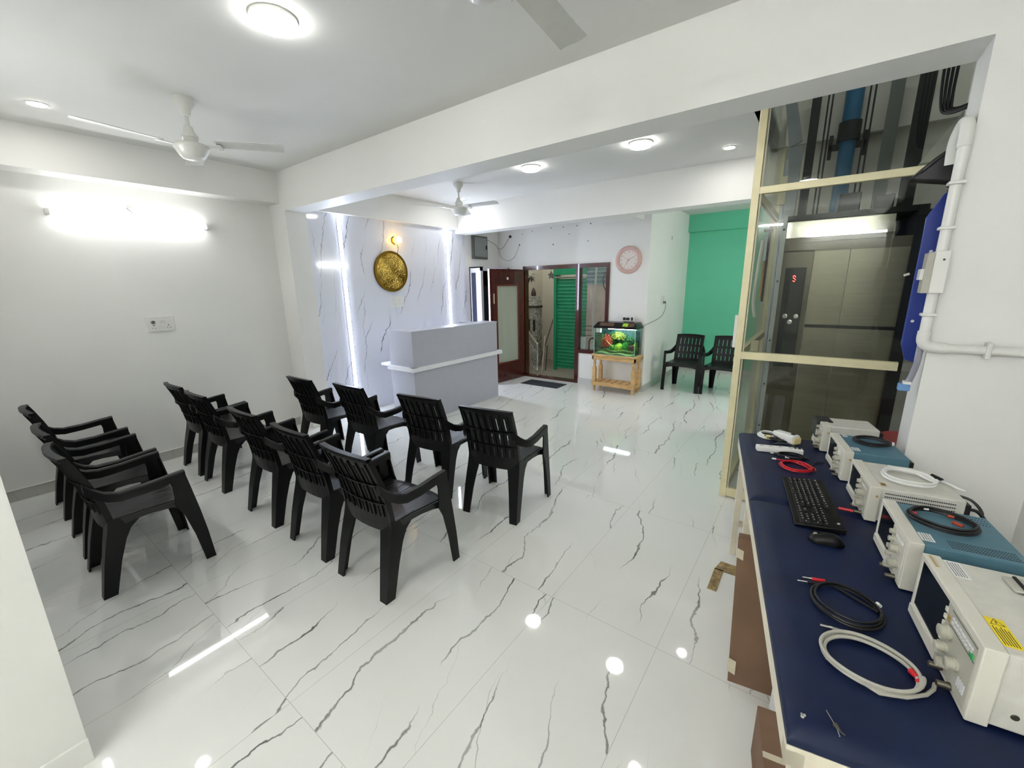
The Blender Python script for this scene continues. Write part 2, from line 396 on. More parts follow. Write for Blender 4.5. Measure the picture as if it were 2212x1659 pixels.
def text_mb(body, size, mx, depth=0.0006, align='CENTER'):
    cu = bpy.data.curves.new('t', 'FONT'); cu.body = body; cu.size = size; cu.extrude = depth; cu.align_x = align; cu.align_y = 'CENTER'
    cu.resolution_u = 2
    o = bpy.data.objects.new('t', cu); C.objects.link(o)
    dg = bpy.context.evaluated_depsgraph_get(); me = bpy.data.meshes.new_from_object(o.evaluated_get(dg))
    vs = [tuple(v.co) for v in me.vertices]; fs = [tuple(p.vertices) for p in me.polygons]
    bpy.data.objects.remove(o); bpy.data.curves.remove(cu); bpy.data.meshes.remove(me)
    mb = MB(); mb.add(vs, fs, mx); return mb
def RZ(a): return Matrix.Rotation(a, 4, 'Z')
def T(*p): return Matrix.Translation(p)

# ------------------------------------------------------------------ the setting
ZC = 3.05
struct(MB().box(-5.6, 1.0, -2.7, 6.62, -0.12, 0), 'floor', 'floor_tile')
struct(MB().box(-2.24, 1.0, 6.62, 9.0, -0.12, 0), 'floor', 'floor_tile')
struct(MB().box(-5.6, 1.0, -2.7, 2.6, ZC, ZC + 0.15), 'ceiling', 'ceiling_paint')
struct(MB().box(-5.6, 1.2, 2.6, 3.575, ZC, ZC + 0.15), 'ceiling', 'ceiling_paint')
struct(MB().box(-5.6, -0.56, 3.575, 5.5, ZC, ZC + 0.15), 'ceiling', 'ceiling_paint')
struct(MB().box(-5.6, -0.56, 5.5, 6.78, 3.0, 3.15), 'ceiling', 'ceiling_paint')
struct(MB().box(-2.4, -0.56, 6.78, 9.0, 3.0, 3.15), 'ceiling', 'ceiling_paint')
struct(MB().box(-5.65, -5.43, -0.2, 2.9, 0, ZC), 'wall_left', 'paint')
struct(MB().box(-5.43, -2.05, -0.15, 0.0, 0, ZC), 'wall_near', 'paint')
struct(MB().box(-2.2, -2.05, -2.6, -0.15, 0, ZC), 'wall_near', 'paint')
struct(MB().box(-2.052, -2.04, -2.6, 0.002, 0, 0.1), 'baseboard_near', 'paint')
struct(MB().box(-2.2, 0.95, -2.7, -2.6, 0, ZC), 'wall_behind', 'paint')
struct(MB().box(0.78, 0.95, -2.6, 2.53, 0, ZC), 'wall_right', 'paint')
struct(MB().box(0.395, 1.0, 2.53, 2.78, 0, ZC), 'wall_right', 'paint')
struct(MB().box(-5.43, -5.095, 2.53, 2.78, 0, ZC), 'wall_pillar', 'paint')
struct(MB().box(-5.095, 0.395, 2.53, 2.78, 2.635, ZC), 'trim_1', 'paint')          # main beam
struct(MB().box(-5.43, -5.2, 0.0, 2.53, 2.722, ZC), 'trim_2', 'paint')              # beam over the tube light
struct(MB().box(-5.45, -5.13, 2.78, 5.42, 2.69, ZC), 'trim_3', 'paint')             # beam over the marble
struct(MB().box(-5.45, -0.56, 5.42, 5.68, 2.625, ZC), 'trim_4', 'paint')            # far beam
struct(MB().box(-5.4, -5.2, 2.78, 5.66, 0, 2.69), 'wall_marble', 'marble_wall')
struct(MB().box(-5.45, -5.21, 5.66, 6.62, 0, 3.0), 'wall_left', 'paint')
struct(MB().box(-5.43, -5.418, 0.0, 2.53, 0, 0.1), 'baseboard_left', 'skirting')
struct(MB().box(-5.43, -5.412, 0.0, 2.53, 0.1, 0.104), 'baseboard_left', 'paint')
# back wall with the door opening
struct(MB().box(-5.45, -4.62, 6.62, 6.78, 0, 3.0), 'wall_back', 'paint')
struct(MB().box(-4.62, -2.88, 6.62, 6.78, 2.10, 3.0), 'wall_back', 'paint')
struct(MB().box(-3.44, -2.88, 6.62, 6.78, 0, 0.56), 'wall_back', 'paint')
struct(MB().box(-2.88, -2.24, 6.62, 6.78, 0, 3.0), 'wall_back', 'paint')
struct(MB().box(-3.43, -2.24, 6.608, 6.62, 0, 0.1), 'baseboard_back', 'skirting_back')
struct(MB().box(-2.4, -2.24, 6.78, 9.0, 0, 3.0), 'wall_side', 'paint')
struct(MB().box(-2.24, -2.228, 6.608, 8.85, 0, 0.1), 'baseboard_side', 'skirting')
struct(MB().box(-2.24, 1.0, 8.85, 9.0, 0, 3.0), 'wall_green', 'green_paint')
struct(MB().box(-2.24, 1.0, 8.74, 8.85, 2.69, 3.0), 'trim_5', 'green_paint')
struct(MB().box(-2.228, 1.0, 8.838, 8.85, 0, 0.1), 'baseboard_green', 'skirting_back')
struct(MB().box(-2.9, -2.24, 5.68, 6.3, 2.66, 3.0), 'trim_6', 'paint')              # stub of a beam by the back corner

# lift shaft walls (behind the glass front)
struct(MB().box(-0.56, 1.2, 5.35, 5.5, 0, 5.0), 'wall_shaft_back', 'shaft_plaster')
struct(MB().box(1.05, 1.2, 2.78, 5.35, 0, 5.0), 'wall_shaft_right', 'shaft_white')
struct(MB().box(-0.62, -0.56, 3.62, 5.5, 3.05, 5.0), 'wall_shaft_left', 'shaft_plaster')
struct(MB().box(-0.62, 1.2, 3.45, 3.575, 3.05, 5.0), 'wall_shaft_front', 'shaft_plaster')
struct(MB().box(0.9, 1.0, 5.5, 8.85, 0, 3.0), 'wall_far_right', 'paint')
struct(MB().box(-0.56, 1.0, 5.5, 9.0, 3.0, 3.15), 'ceiling', 'ceiling_paint')

# ------------------------------------------------------------------ lamps
def round_light(x, y, label, first=None):
    if first: return dup(first, (x, y, ZC), label=label)
    t = thing('ceiling_light', label, 'light', (x, y, ZC), group='round surface ceiling lights')
    MB().lathe([(0.106, 0), (0.108, -0.004), (0.108, -0.014), (0.102, -0.016)], 40).build('base_ring', 'white_plastic', t, True)
    MB().lathe([(0.101, -0.012), (0.101, -0.034), (0.094, -0.040), (0.001, -0.042)], 40).build('diffuser', 'lamp_white', t, True)
    return t
L1 = round_light(-2.34, 1.235, 'round white ceiling light nearest the camera, at the top left between two fans')
round_light(-2.83, 4.22, 'round white ceiling light over the far room, next to the small fan', L1)
round_light(-1.575, 4.22, 'round white ceiling light over the far room, nearer the green wall', L1)
round_light(-0.35, 0.1, 'added round white ceiling light, out of frame above the oscilloscope bench', L1)  # added lamp out of frame, brightens the near beam and wall
def downlight(x, y, label, first=None):
    if first: return dup(first, (x, y, ZC), label=label)
    t = thing('downlight', label, 'light', (x, y, ZC), group='small recessed downlights')
    MB().lathe([(0.056, 0), (0.058, -0.004), (0.050, -0.007)], 28).build('trim_ring', 'white_plastic', t, True)
    MB().lathe([(0.049, -0.004), (0.049, -0.008), (0.001, -0.009)], 28).build('lens', 'down_white', t, True)
    return t
D1 = downlight(-4.61, 0.665, 'small recessed downlight at the far left of the near ceiling')
downlight(-0.935, 4.93, 'small recessed downlight near the glass lift enclosure', D1)
downlight(-4.6, 4.98, 'small recessed downlight just behind the far ceiling fan', D1)
downlight(-0.95, 3.25, 'small recessed downlight behind the main beam, near the glass lift', D1)

def tube_light(label, loc, rz, tilt=0.0, glow='fill_tube_bright'):
    t = thing('tube_light', label, 'light', loc, rz)
    tm = Matrix.Rotation(math.radians(tilt), 4, 'X')
    MB().box(0.0, 0.038, -0.59, 0.59, -0.014, 0.014, tm).build('batten', 'white_plastic', t)
    b = MB(); b.loft([[(0.060 + 0.020 * math.cos(a), y, 0.020 * math.sin(a)) for a in [2 * PI * k / 14 for k in range(14)]] for y in (-0.565, 0.565)], tm); b.build('tube', glow, t, True)
    MB().box(0.0, 0.078, -0.592, -0.565, -0.022, 0.024, tm).build('end_cap', 'white_plastic', t)
    MB().box(0.0, 0.078, 0.565, 0.592, -0.022, 0.024, tm).build('end_cap', 'white_plastic', t)
tube_light('long glowing white tube light mounted on the left wall under the beam', (-5.43, 1.25, 2.42), 0, -0.9, 'tube_white')
tube_light('added unseen tube light on the wall behind the camera', (0.16, -2.6, 2.55), PI / 2)  # added for brightness; its reflection makes the streak on the lift header
tube_light('added unseen tube light higher on the wall behind the camera, nearer its left end', (-1.35, -2.6, 2.8), PI / 2)  # added behind the camera to brighten the right wall and beam
tube_light('added tube light, out of view on the short wall by the left row of chairs', (-3.7, 0.0, 2.0), PI / 2, 0.0, 'fill_tube_soft')  # added out of view to brighten the chairs, left wall and pillar
tube_light('added tube light on the hidden wall beyond the lift, lighting the green corner', (0.9, 6.6, 2.4), PI)  # added out of sight to brighten the green corner and back wall
t = thing('wall_plate', 'small round white ceiling-rose cover on the wall just above the tube light', 'cover', (-5.43, 1.225, 2.505))
MB().lathe([(0.036, 0), (0.036, 0.008), (0.03, 0.014), (0.001, 0.016)], 24, Matrix.Rotation(PI / 2, 4, 'Y')).build('cover', 'white_plastic', t, True)
MB().box(0.014, 0.019, -0.004, 0.004, -0.03, 0.03, Matrix.Rotation(0.8, 4, 'X')).build('slot_bar', 'grey_metal', t)

for y, lab in ((3.26, 'tall glowing vertical light strip on the marble wall, nearer the chairs'), (5.215, 'tall glowing vertical light strip on the marble wall, behind the desk')):
    t = thing('light_strip', lab, 'light', (-5.2, y, 0))
    MB().box(0, 0.006, -0.028, 0.028, 0.0, 2.69).build('channel', 'white_plastic', t)
    MB().box(0.004, 0.010, -0.021, 0.021, 0.01, 2.68).build('diffuser', 'led_strip', t)

t = thing('wall_lamp', 'small glowing amber wall lamp above the brass disc', 'lamp', (-5.2, 4.13, 2.43))
ry = Matrix.Rotation(PI / 2, 4, 'Y')
MB().lathe([(0.055, 0), (0.055, 0.012), (0.03, 0.02), (0.03, 0.03)], 24, ry).build('base', 'brass_rim', t, True)
MB().lathe([(0.042, 0.028), (0.052, 0.04), (0.052, 0.09), (0.046, 0.11)], 24, ry).build('shade', 'amber', t, True)
MB().lathe([(0.046, 0.108), (0.040, 0.13), (0.02, 0.142), (0.001, 0.145)], 24, ry).build('bulb', 'amber_hot', t, True)
t = thing('wall_disc', 'large round hammered brass disc hanging on the marble wall', 'decoration', (-5.2, 4.02, 1.985))
n = 48; b = MB()
rings = []
for r, x in ((0.001, 0.048), (0.08, 0.046), (0.16, 0.042), (0.24, 0.036), (0.288, 0.03)):
    rings.append([(x, r * math.cos(2 * PI * k / n), r * math.sin(2 * PI * k / n)) for k in range(n)])
b.loft(rings, cap=False); b.build('disc', 'hammered_brass', t, True)
MB().lathe([(0.284, 0.0), (0.292, 0.0), (0.292, 0.034), (0.284, 0.034)], 48, ry).build('rim', 'brass_rim', t, True)

# ------------------------------------------------------------------ switch plates
def plate(name, label, loc, w_, h_, items, face='x'):
    t = thing(name, label, 'switch plate', loc, 0 if face == 'x' else -PI / 2)
    MB().box(0, 0.010, -w_ / 2, w_ / 2, -h_ / 2, h_ / 2).build('frame', 'white_plastic', t, bevel=0.002)
    for kind, y, z in items:
        if kind == 'switch': MB().box(0.009, 0.016, y - 0.010, y + 0.010, z - 0.013, z + 0.013).build('switch', 'white_plastic', t, bevel=0.002)
        elif kind == 'dial':
            MB().lathe([(0.017, 0.009), (0.014, 0.022), (0.001, 0.023)], 20, T(0, y, z) @ ry).build('dial', 'box_dark', t, True)
        elif kind == 'socket':
            b = MB()
            for dy, dz, r in ((0, 0.016, 0.005), (-0.012, -0.010, 0.0035), (0.012, -0.010, 0.0035)):
                b.cyl((0.009, y + dy, z + dz), (0.0112, y + dy, z + dz), r, 10)
            b.build('socket_holes', 'print_black', t)
    return t
plate('switch_board', 'white switch board with dial and sockets on the left wall below the tube light', (-5.43, 1.28, 1.432), 0.225, 0.15,
      [('dial', -0.06, 0.02), ('switch', 0.0, 0.025), ('switch', 0.025, 0.025), ('switch', 0.05, 0.025), ('socket', -0.06, -0.03), ('switch', -0.015, -0.025), ('switch', 0.01, -0.025), ('socket', 0.06, -0.03)])
plate('switch_board', 'white switch board on the marble wall just below the brass disc', (-5.2, 4.10, 1.543), 0.24, 0.155,
      [('switch', 0.0, 0.03), ('switch', 0.035, 0.03), ('switch', 0.07, 0.03), ('socket', -0.075, 0.035), ('socket', -0.05, -0.03), ('switch', 0.01, -0.03), ('switch', 0.045, -0.03), ('switch', 0.08, -0.03)])

# ------------------------------------------------------------------ fans
def blade_mb(a, r0=0.17, r1=0.61, z=-0.275):
    mx = RZ(a) @ Matrix.Rotation(math.radians(-9), 4, 'X')
    def F(u, v):
        x = r0 + (r1 - r0) * u; w_ = 0.050 + 0.012 * u
        y = v * w_; zz = z + 0.006 * (1 - v * v)
        if u > 0.99: x = r1 - 0.02 * abs(v) ** 3 - 0.02 * (v > 0) * v
        return (x, y, zz)
    b = MB(); b.slab(F, [0, .1, .3, .5, .7, .9, .97, 1], [-1, -.7, -.35, 0, .35, .7, 1], (0, 0, 0.003), mx=T(0, 0, 0) @ mx)
    return b
def make_fan(x, y, angs, label):
    t = thing('ceiling_fan', label, 'fan', (x, y, ZC), group='white ceiling fans')
    MB().lathe([(0.062, 0), (0.064, -0.03), (0.052, -0.05), (0.034, -0.07), (0.026, -0.11), (0.012, -0.112)], 32).build('canopy', 'fan_white', t, True)
    MB().cyl((0, 0, -0.10), (0, 0, -0.21), 0.0115, 16).build('rod', 'fan_white', t, True)
    MB().lathe([(0.012, -0.175), (0.026, -0.178), (0.030, -0.205), (0.050, -0.235), (0.052, -0.25), (0.046, -0.252)], 32).build('lower_canopy', 'fan_white', t, True)
    MB().lathe([(0.046, -0.245), (0.046, -0.285), (0.098, -0.292), (0.108, -0.305), (0.108, -0.318), (0.100, -0.328), (0.092, -0.345), (0.078, -0.368), (0.064, -0.384), (0.050, -0.389), (0.001, -0.390)], 40).build('motor', 'fan_white', t, True)
    for a in angs:
        a = math.radians(a)
        bl = blade_mb(a, z=-0.30).build('blade', 'fan_blade', t)
        b = MB(); b.box(0.09, 0.20, -0.024, 0.024, -0.309, -0.304, RZ(a) @ Matrix.Rotation(math.radians(-6), 4, 'X'))
        for q in (0.175, 0.192): b.cyl(RZ(a) @ Vector((q, 0.01, -0.318)), RZ(a) @ Vector((q, 0.01, -0.295)), 0.004, 8)
        b.build('blade_bracket', 'fan_white', t)
    return t
make_fan(-3.73, 1.26, (51, -80, 166), 'white ceiling fan above the chairs on the left')
make_fan(-3.98, 4.25, (8, -113, 127), 'white ceiling fan over the reception desk in the far room')
make_fan(-1.0, 1.22, (94, -26, 214), 'ceiling fan of which one grey blade shows at the top edge')

# ------------------------------------------------------------------ chairs
def make_chair(label):
    t = thing('plastic_chair', label, 'chair', group='black slatted plastic armchairs')
    Yb = lambda z: 0.085 + (z - 0.40) * 0.0 - 0.02 * ((z - 0.40) / 0.485) - 0.10 * ((z - 0.40) / 0.485) ** 2
    def Fb(u, z):
        hw = 0.216
        top = 0.010 * (1 - u * u) if z > 0.88 else 0
        return (u * hw, Yb(z) - 0.030 * (1 - u * u), z + top)
    sw = 0.024
    us = [-1.0, -0.90]
    for k in range(6):
        c = (k - 2.5) * 0.285; us += [c - sw, c + sw]
    us += [0.90, 1.0]
    zs = [0.395, 0.45, 0.495, 0.565, 0.605, 0.690, 0.725, 0.825, 0.86, 0.885]
    slot_u = {2 + 2 * k for k in range(6)}; slot_v = {2, 4, 6}
    b = MB(); b.slab(Fb, us, zs, (0, 0.010, 0), keep=lambda i, j: not (i in slot_u and j in slot_v))
    # thick rim: sides and top
    for s in (-1, 1):
        b.slab(lambda u, z: (s * 0.216 + s * u * 0.010 - s * 0.006, Yb(z) - 0.006, z), [0, 1], zs, (0, 0.032, 0))
    b.slab(lambda u, z: (u * 0.220, Yb(0.885) - 0.032 * (1 - u * u) - 0.004, 0.868 + z * 0.018 + 0.010 * (1 - u * u)), [-1, -.75, -.5, -.25, 0, .25, .5, .75, 1], [0, 1], (0, 0.034, 0))
    for z0 in (0.582, 0.706):                       # ridges behind the back
        b.slab(lambda u, z: (u * 0.21, Yb(z) - 0.030 * (1 - u * u) - 0.012, z), [-1, -.75, -.5, -.25, 0, .25, .5, .75, 1], [z0, z0 + 0.006], (0, 0.014, 0))
    for k in range(7):
        c = (k - 3) * 0.285 * 0.216
        b.slab(lambda u, z: (c + u * 0.002, Yb(z) - 0.030 * (1 - (c / 0.216) ** 2) - 0.008, z), [-1, 1], [0.50, 0.57, 0.64, 0.71, 0.78, 0.85], (0, 0.010, 0))
    b.build('backrest', 'black_plastic', t)
    # seat
    def Fs(u, v):
        y = 0.085 + v * (0.405 + 0.035 * (1 - u * u)); x = u * (0.208 + 0.045 * v)
        z = 0.462 - 0.018 * (1 - u * u) * math.sin(PI * min(1, v * 1.05))
        if v > 0.85: z -= ((v - 0.85) / 0.15) ** 2 * 0.04
        return (x, y, z)
    b = MB(); b.slab(Fs, [-1, -.85, -.6, -.3, 0, .3, .6, .85, 1], [0, .1, .25, .45, .65, .8, .88, .94, 1], (0, 0, -0.008))
    for s in (-1, 1):                                # side skirts, arched towards the legs
        b.slab(lambda v, q: (s * (0.210 + 0.045 * v), 0.10 + v * 0.36, 0.458 - q * (0.030 + 0.045 * abs(2 * v - 1) ** 3)), [0, .12, .25, .5, .75, .88, 1], [0, 1], (s * 0.010, 0, 0))
    b.slab(lambda u, q: (u * 0.245, 0.475 + 0.030 * (1 - u * u), 0.430 - q * (0.02 + 0.03 * abs(u) ** 3)), [-1, -.8, -.5, 0, .5, .8, 1], [0, 1], (0, -0.008, 0))
    b.build('seat', 'seat_plastic', t, True)
    for s in (-1, 1):
        # rear leg, L section (outer plate + rear flange)
        def ringL(z, xo, xi, yr, yf, tk=0.010):
            pts = [(xo, yr), (xo, yf), (xo - tk, yf), (xo - tk, yr + tk), (xi, yr + tk), (xi, yr)]
            return [(s * p[0], p[1], z) for p in (pts if s > 0 else pts[::-1])]
        b = MB(); b.loft([ringL(0.0, 0.240, 0.180, -0.018, 0.045), ringL(0.20, 0.236, 0.160, 0.020, 0.098), ringL(0.32, 0.231, 0.142, 0.048, 0.140), ringL(0.38, 0.228, 0.130, 0.064, 0.172), ringL(0.425, 0.226, 0.120, 0.074, 0.225), ringL(0.462, 0.224, 0.118, 0.080, 0.250)])
        b.build('leg', 'black_plastic', t)
        # front leg: outer plate + front flange, runs up to the arm
        b = MB(); b.loft([ringF for ringF in [
            [(s * p[0], p[1], z) for p in ((lambda pts: pts if s > 0 else pts[::-1])([(xo, yf), (xi, yf), (xi, yf - 0.010), (xo - 0.010, yf - 0.010), (xo - 0.010, yr), (xo, yr)]))]
            for z, xo, xi, yf, yr in ((0.0, 0.292, 0.238, 0.535, 0.480), (0.20, 0.290, 0.236, 0.520, 0.452), (0.36, 0.288, 0.232, 0.502, 0.418), (0.43, 0.288, 0.236, 0.492, 0.385), (0.47, 0.289, 0.250, 0.486, 0.386), (0.56, 0.290, 0.256, 0.473, 0.388), (0.63, 0.290, 0.258, 0.462, 0.370))]])
        b.build('leg', 'black_plastic', t)
        path = [(0.212, 0.020, 0.690, 0.034, 0.060), (0.232, 0.055, 0.650, 0.036, 0.062), (0.252, 0.095, 0.620, 0.040, 0.058), (0.266, 0.150, 0.603, 0.044, 0.054), (0.270, 0.26, 0.606, 0.045, 0.050), (0.270, 0.38, 0.620, 0.045, 0.050), (0.270, 0.463, 0.628, 0.045, 0.048)]
        rings = []
        for x, y, z, w_, h_ in path:
            q = [(-w_ / 2, -h_ / 2), (w_ / 2, -h_ / 2), (w_ / 2, h_ / 2 - 0.008), (w_ / 2 - 0.008, h_ / 2), (-w_ / 2 + 0.008, h_ / 2), (-w_ / 2, h_ / 2 - 0.008)]
            rings.append([(s * (x + a), y, z + c_) for a, c_ in q])
        b = MB(); b.loft(rings); b.build('armrest', 'black_plastic', t, True)
    return t
chairs = [
    (-3.40, 0.235, 0, 'black plastic armchair, nearest of the three along the left edge, its whole side showing'),
    (-4.03, 0.245, 0, 'black plastic armchair, middle one of the three along the left edge'),
    (-4.84, 0.25, 0, 'black plastic armchair, farthest of the three along the left edge, next to the wall'),
    (-2.015, 1.17, 1, 'black plastic armchair nearest the camera, right end of the middle row'),
    (-2.65, 1.175, 0, 'black plastic armchair in the middle row, second from its right end'),
    (-3.345, 1.17, 0, 'black plastic armchair at the centre of the middle row of five'),
    (-4.29, 1.165, 0, 'black plastic armchair in the middle row, second from the left wall'),
    (-4.89, 1.17, 0, 'black plastic armchair in the middle row, closest to the left wall'),
    (-1.88, 2.205, 9, 'black plastic armchair at the right end of the front row, light showing through its slats'),
    (-2.56, 2.17, 8, 'black plastic armchair in the front row, second from its right end, partly behind another'),
    (-3.42, 2.08, 1, 'black plastic armchair in the front row right before the glowing light strip'),
    (-4.13, 1.99, 1, 'black plastic armchair at the left end of the front row beside the pillar'),
    (-1.745, 7.475, 180, 'black plastic armchair against the green wall, the left of two, facing the room'),
    (-1.148, 7.50, 180, 'black plastic armchair against the green wall, half hidden by the lift frame')]
ch0 = make_chair(chairs[0][3])
ch0.location = (*chairs[0][:2], 0)
for x, y, a, lab in chairs[1:]:
    dup(ch0, (x, y, 0), math.radians(a), lab)

# ------------------------------------------------------------------ reception desk
t = thing('reception_desk', 'pale grey reception desk with a white ledge band round it', 'desk', (-4.55, 3.40, 0))
W, D = 0.46, 1.71
b = MB(); b.box(0.0, W - 0.03, 0.0, 0.03, 0, 0.70); b.box(W - 0.03, W, 0.0, D, 0, 0.70); b.build('lower_panel', 'desk_grey', t)
b = MB(); b.box(0.0, W - 0.03, 0.0, 0.03, 0.74, 1.19); b.box(W - 0.03, W, 0.0, D, 0.74, 1.19); b.box(0.0, W - 0.03, D - 0.03, D, 0.74, 1.19); b.build('upper_panel', 'desk_grey', t)
b = MB(); b.box(-0.03, W + 0.035, -0.035, 0.05, 0.695, 0.75); b.box(W - 0.05, W + 0.035, -0.035, D + 0.09, 0.695, 0.75); b.build('ledge', 'desk_white', t, bevel=0.003)
b = MB(); b.box(0.0, W + 0.004, -0.004, 0.25, 1.19, 1.212); b.box(W - 0.26, W + 0.004, 0.25, D + 0.004, 1.19, 1.212); b.build('counter_top', 'desk_grey', t, bevel=0.002)
MB().box(-0.25, W - 0.03, 0.03, D, 0.72, 0.75).build('worktop', 'desk_white', t)
MB().box(0.0, W - 0.03, D - 0.03, D, 0, 0.72).build('side_panel', 'desk_grey', t)
MB().box(-0.25, -0.01, D - 0.1, D, 0.75, 1.19).build('side_screen', 'desk_grey', t)
MB().box(-0.25, -0.22, D - 0.9, D, 0.0, 0.72).build('rear_support', 'desk_grey', t)

# display cabinet behind the desk
t = thing('display_cabinet', 'white framed display cabinet with dark glass doors behind the reception desk', 'cabinet', (-5.21, 5.76, 0))
cw, cd, chh = 0.25, 0.84, 2.09
b = MB(); b.box(0.002, cw, 0, 0.02, 0, chh); b.box(0.002, cw, cd - 0.02, cd, 0, chh); b.box(0.002, 0.02, 0, cd, 0, chh); b.box(0.002, cw, 0, cd, chh - 0.02, chh); b.build('body', 'cabinet_white', t)
MB().box(0.05, cw - 0.10, -0.004, 0.0, 1.0, chh - 0.10).build('end_panel', 'cabinet_dark', t)
MB().box(0.02, 0.03, 0.02, cd - 0.02, 0.05, chh - 0.02).build('back_panel', 'cabinet_dark', t)
for z in (0.55, 1.0, 1.38, 1.70):
    MB().box(0.02, cw - 0.02, 0.02, cd - 0.02, z, z + 0.018).build('shelf', 'cabinet_dark', t)
b = MB(); b.box(cw, cw + 0.02, 0, 0.06, 0, chh); b.box(cw, cw + 0.02, cd - 0.04, cd, 0, chh); b.box(cw, cw + 0.02, 0, cd, chh - 0.07, chh); b.box(cw, cw + 0.02, 0, cd, 0, 0.07); dr = b.build('door', 'cabinet_white', t)
MB().box(cw + 0.008, cw + 0.012, 0.06, cd - 0.04, 0.07, chh - 0.07).build('glass_pane', 'window_glass', dr)
def figurine(x, y, z, h_, material, label):
    b = MB(); b.lathe([(0.034, 0), (0.030, 0.15 * h_), (0.022, 0.5 * h_), (0.030, 0.66 * h_), (0.012, 0.78 * h_), (0.018, 0.86 * h_), (0.014, 0.95 * h_), (0.001, h_)], 16, T(x, y, z))
    tag(b.build('figurine', material, None, True), label, 'figurine', 'figurines in the display cabinet')
figurine(-5.09, 5.92, 1.398, 0.22, 'statue_white', 'pale figurine on the middle shelf of the display cabinet, nearer the desk')
figurine(-5.07, 6.10, 1.398, 0.20, 'statue_dark', 'dark figurine on the middle shelf of the display cabinet, nearer the door')
figurine(-5.09, 5.95, 1.018, 0.24, 'statue_dark', 'dark figurine on the shelf below the pale one in the display cabinet')
figurine(-5.08, 6.16, 1.018, 0.26, 'statue_dark', 'dark figurine low in the display cabinet beside the wooden door')

# electric panel box and wiring
t = thing('electric_panel', 'grey metal electric panel box high on the wall right of the marble', 'electric box', (-5.21, 6.04, 2.44))
MB().box(0.0, 0.05, -0.195, 0.195, -0.20, 0.20).build('box', 'box_dark', t)
MB().box(0.05, 0.062, -0.165, 0.165, -0.165, 0.17).build('door', 'box_grey', t, bevel=0.003)
MB().box(0.06, 0.072, 0.13, 0.155, -0.03, 0.04).build('latch', 'print_black', t)
def wire(name, label, pts, r, material, group=None):
    b = MB(); b.tube(pts, r, 6); return tag(b.build(name, material, None, True), label, 'wire', group)
def smooth_path(pts, k=6):
    out = []; P = [Vector(p) for p in pts]
    for i in range(len(P) - 1):
        p0 = P[max(i - 1, 0)]; p1 = P[i]; p2 = P[i + 1]; p3 = P[min(i + 2, len(P) - 1)]
        for j in range(k):
            s = j / k
            out.append(0.5 * ((2 * p1) + (p2 - p0) * s + (2 * p0 - 5 * p1 + 4 * p2 - p3) * s * s + (3 * p1 - p0 - 3 * p2 + p3) * s ** 3))
    out.append(P[-1]); return [tuple(p) for p in out]
wire('cable', 'thin grey cable looping from the electric panel to a black hole in the wall', smooth_path([(-5.19, 6.23, 2.60), (-5.15, 6.45, 2.52), (-5.17, 6.59, 2.44), (-5.05, 6.60, 2.49), (-4.93, 6.605, 2.64)]), 0.004, 'cable_grey')
wire('cable', 'thin grey cable hanging in a loose loop under the wall holes above the door', smooth_path([(-5.17, 6.59, 2.44), (-5.12, 6.60, 2.29), (-4.98, 6.605, 2.22), (-4.84, 6.605, 2.26), (-4.76, 6.605, 2.36), (-4.70, 6.608, 2.49)]), 0.003, 'cable_grey')
b = MB(); b.cyl((-4.91, 6.62, 2.655), (-4.91, 6.605, 2.655), 0.025, 16); tag(b.build('conduit_hole', 'print_black'), 'round black conduit hole in the back wall where the cable ends', 'hole')
holes = [(-4.70, 2.49, 0.014), (-4.63, 2.68, 0.007), (-4.41, 2.71, 0.008), (-4.01, 2.73, 0.009), (-3.97, 2.45, 0.012), (-3.77, 2.72, 0.009), (-3.65, 2.60, 0.008), (-3.50, 2.72, 0.009), (-3.25, 2.73, 0.010), (-3.29, 2.46, 0.008)]
b = MB()
for x, z, r in holes: b.cyl((x, 6.62, z), (x, 6.617, z), r, 10)
o = b.build('trim_7', 'print_black'); o['kind'] = 'structure'

# ------------------------------------------------------------------ door, window
b = MB(); b.box(-4.62, -2.88, 6.60, 6.72, 2.03, 2.10); b.box(-3.50, -3.43, 6.60, 6.72, 0, 2.03); b.box(-4.62, -4.57, 6.60, 6.72, 0, 2.03); b.box(-2.94, -2.88, 6.60, 6.72, 0.56, 2.03); b.box(-3.43, -2.88, 6.60, 6.72, 0.56, 0.625); b.box(-4.57, -3.50, 6.60, 6.70, 0, 0.04)
struct(b, 'trim_8', 'mahogany')
b = MB(); b.box(-3.43, -2.94, 6.655, 6.661, 0.625, 2.03); o = b.build('window_1', 'window_glass'); o['kind'] = 'structure'
# open door leaf, hinged at the left jamb
a = math.atan2(5.66 - 6.60, -4.68 + 4.60)
t = thing('door_leaf', 'open dark mahogany door with a tall glass pane, standing beside the desk', 'door', (-4.60, 6.58, 0), a)
t['label'] = 'open dark mahogany door with a tall frosted glass pane, standing beside the desk'
Ld = 0.92
b = MB(); b.box(0, 0.17, -0.02, 0.02, 0.01, 2.04); b.box(Ld - 0.17, Ld, -0.02, 0.02, 0.01, 2.04); b.box(0.17, Ld - 0.17, -0.02, 0.02, 0.01, 0.36); b.box(0.17, Ld - 0.17, -0.02, 0.02, 1.76, 2.04)
b.build('frame', 'mahogany', t, bevel=0.003)
MB().box(0.17, Ld - 0.17, -0.006, 0.006, 0.36, 1.76).build('glass_pane', 'frosted', t)
b = MB(); b.box(0.155, 0.18, 0.018, 0.026, 0.35, 1.77); b.box(Ld - 0.18, Ld - 0.155, 0.018, 0.026, 0.35, 1.77); b.box(0.155, Ld - 0.155, 0.018, 0.026, 0.345, 0.37); b.box(0.155, Ld - 0.155, 0.018, 0.026, 1.75, 1.775); b.build('molding', 'mahogany_light', t)
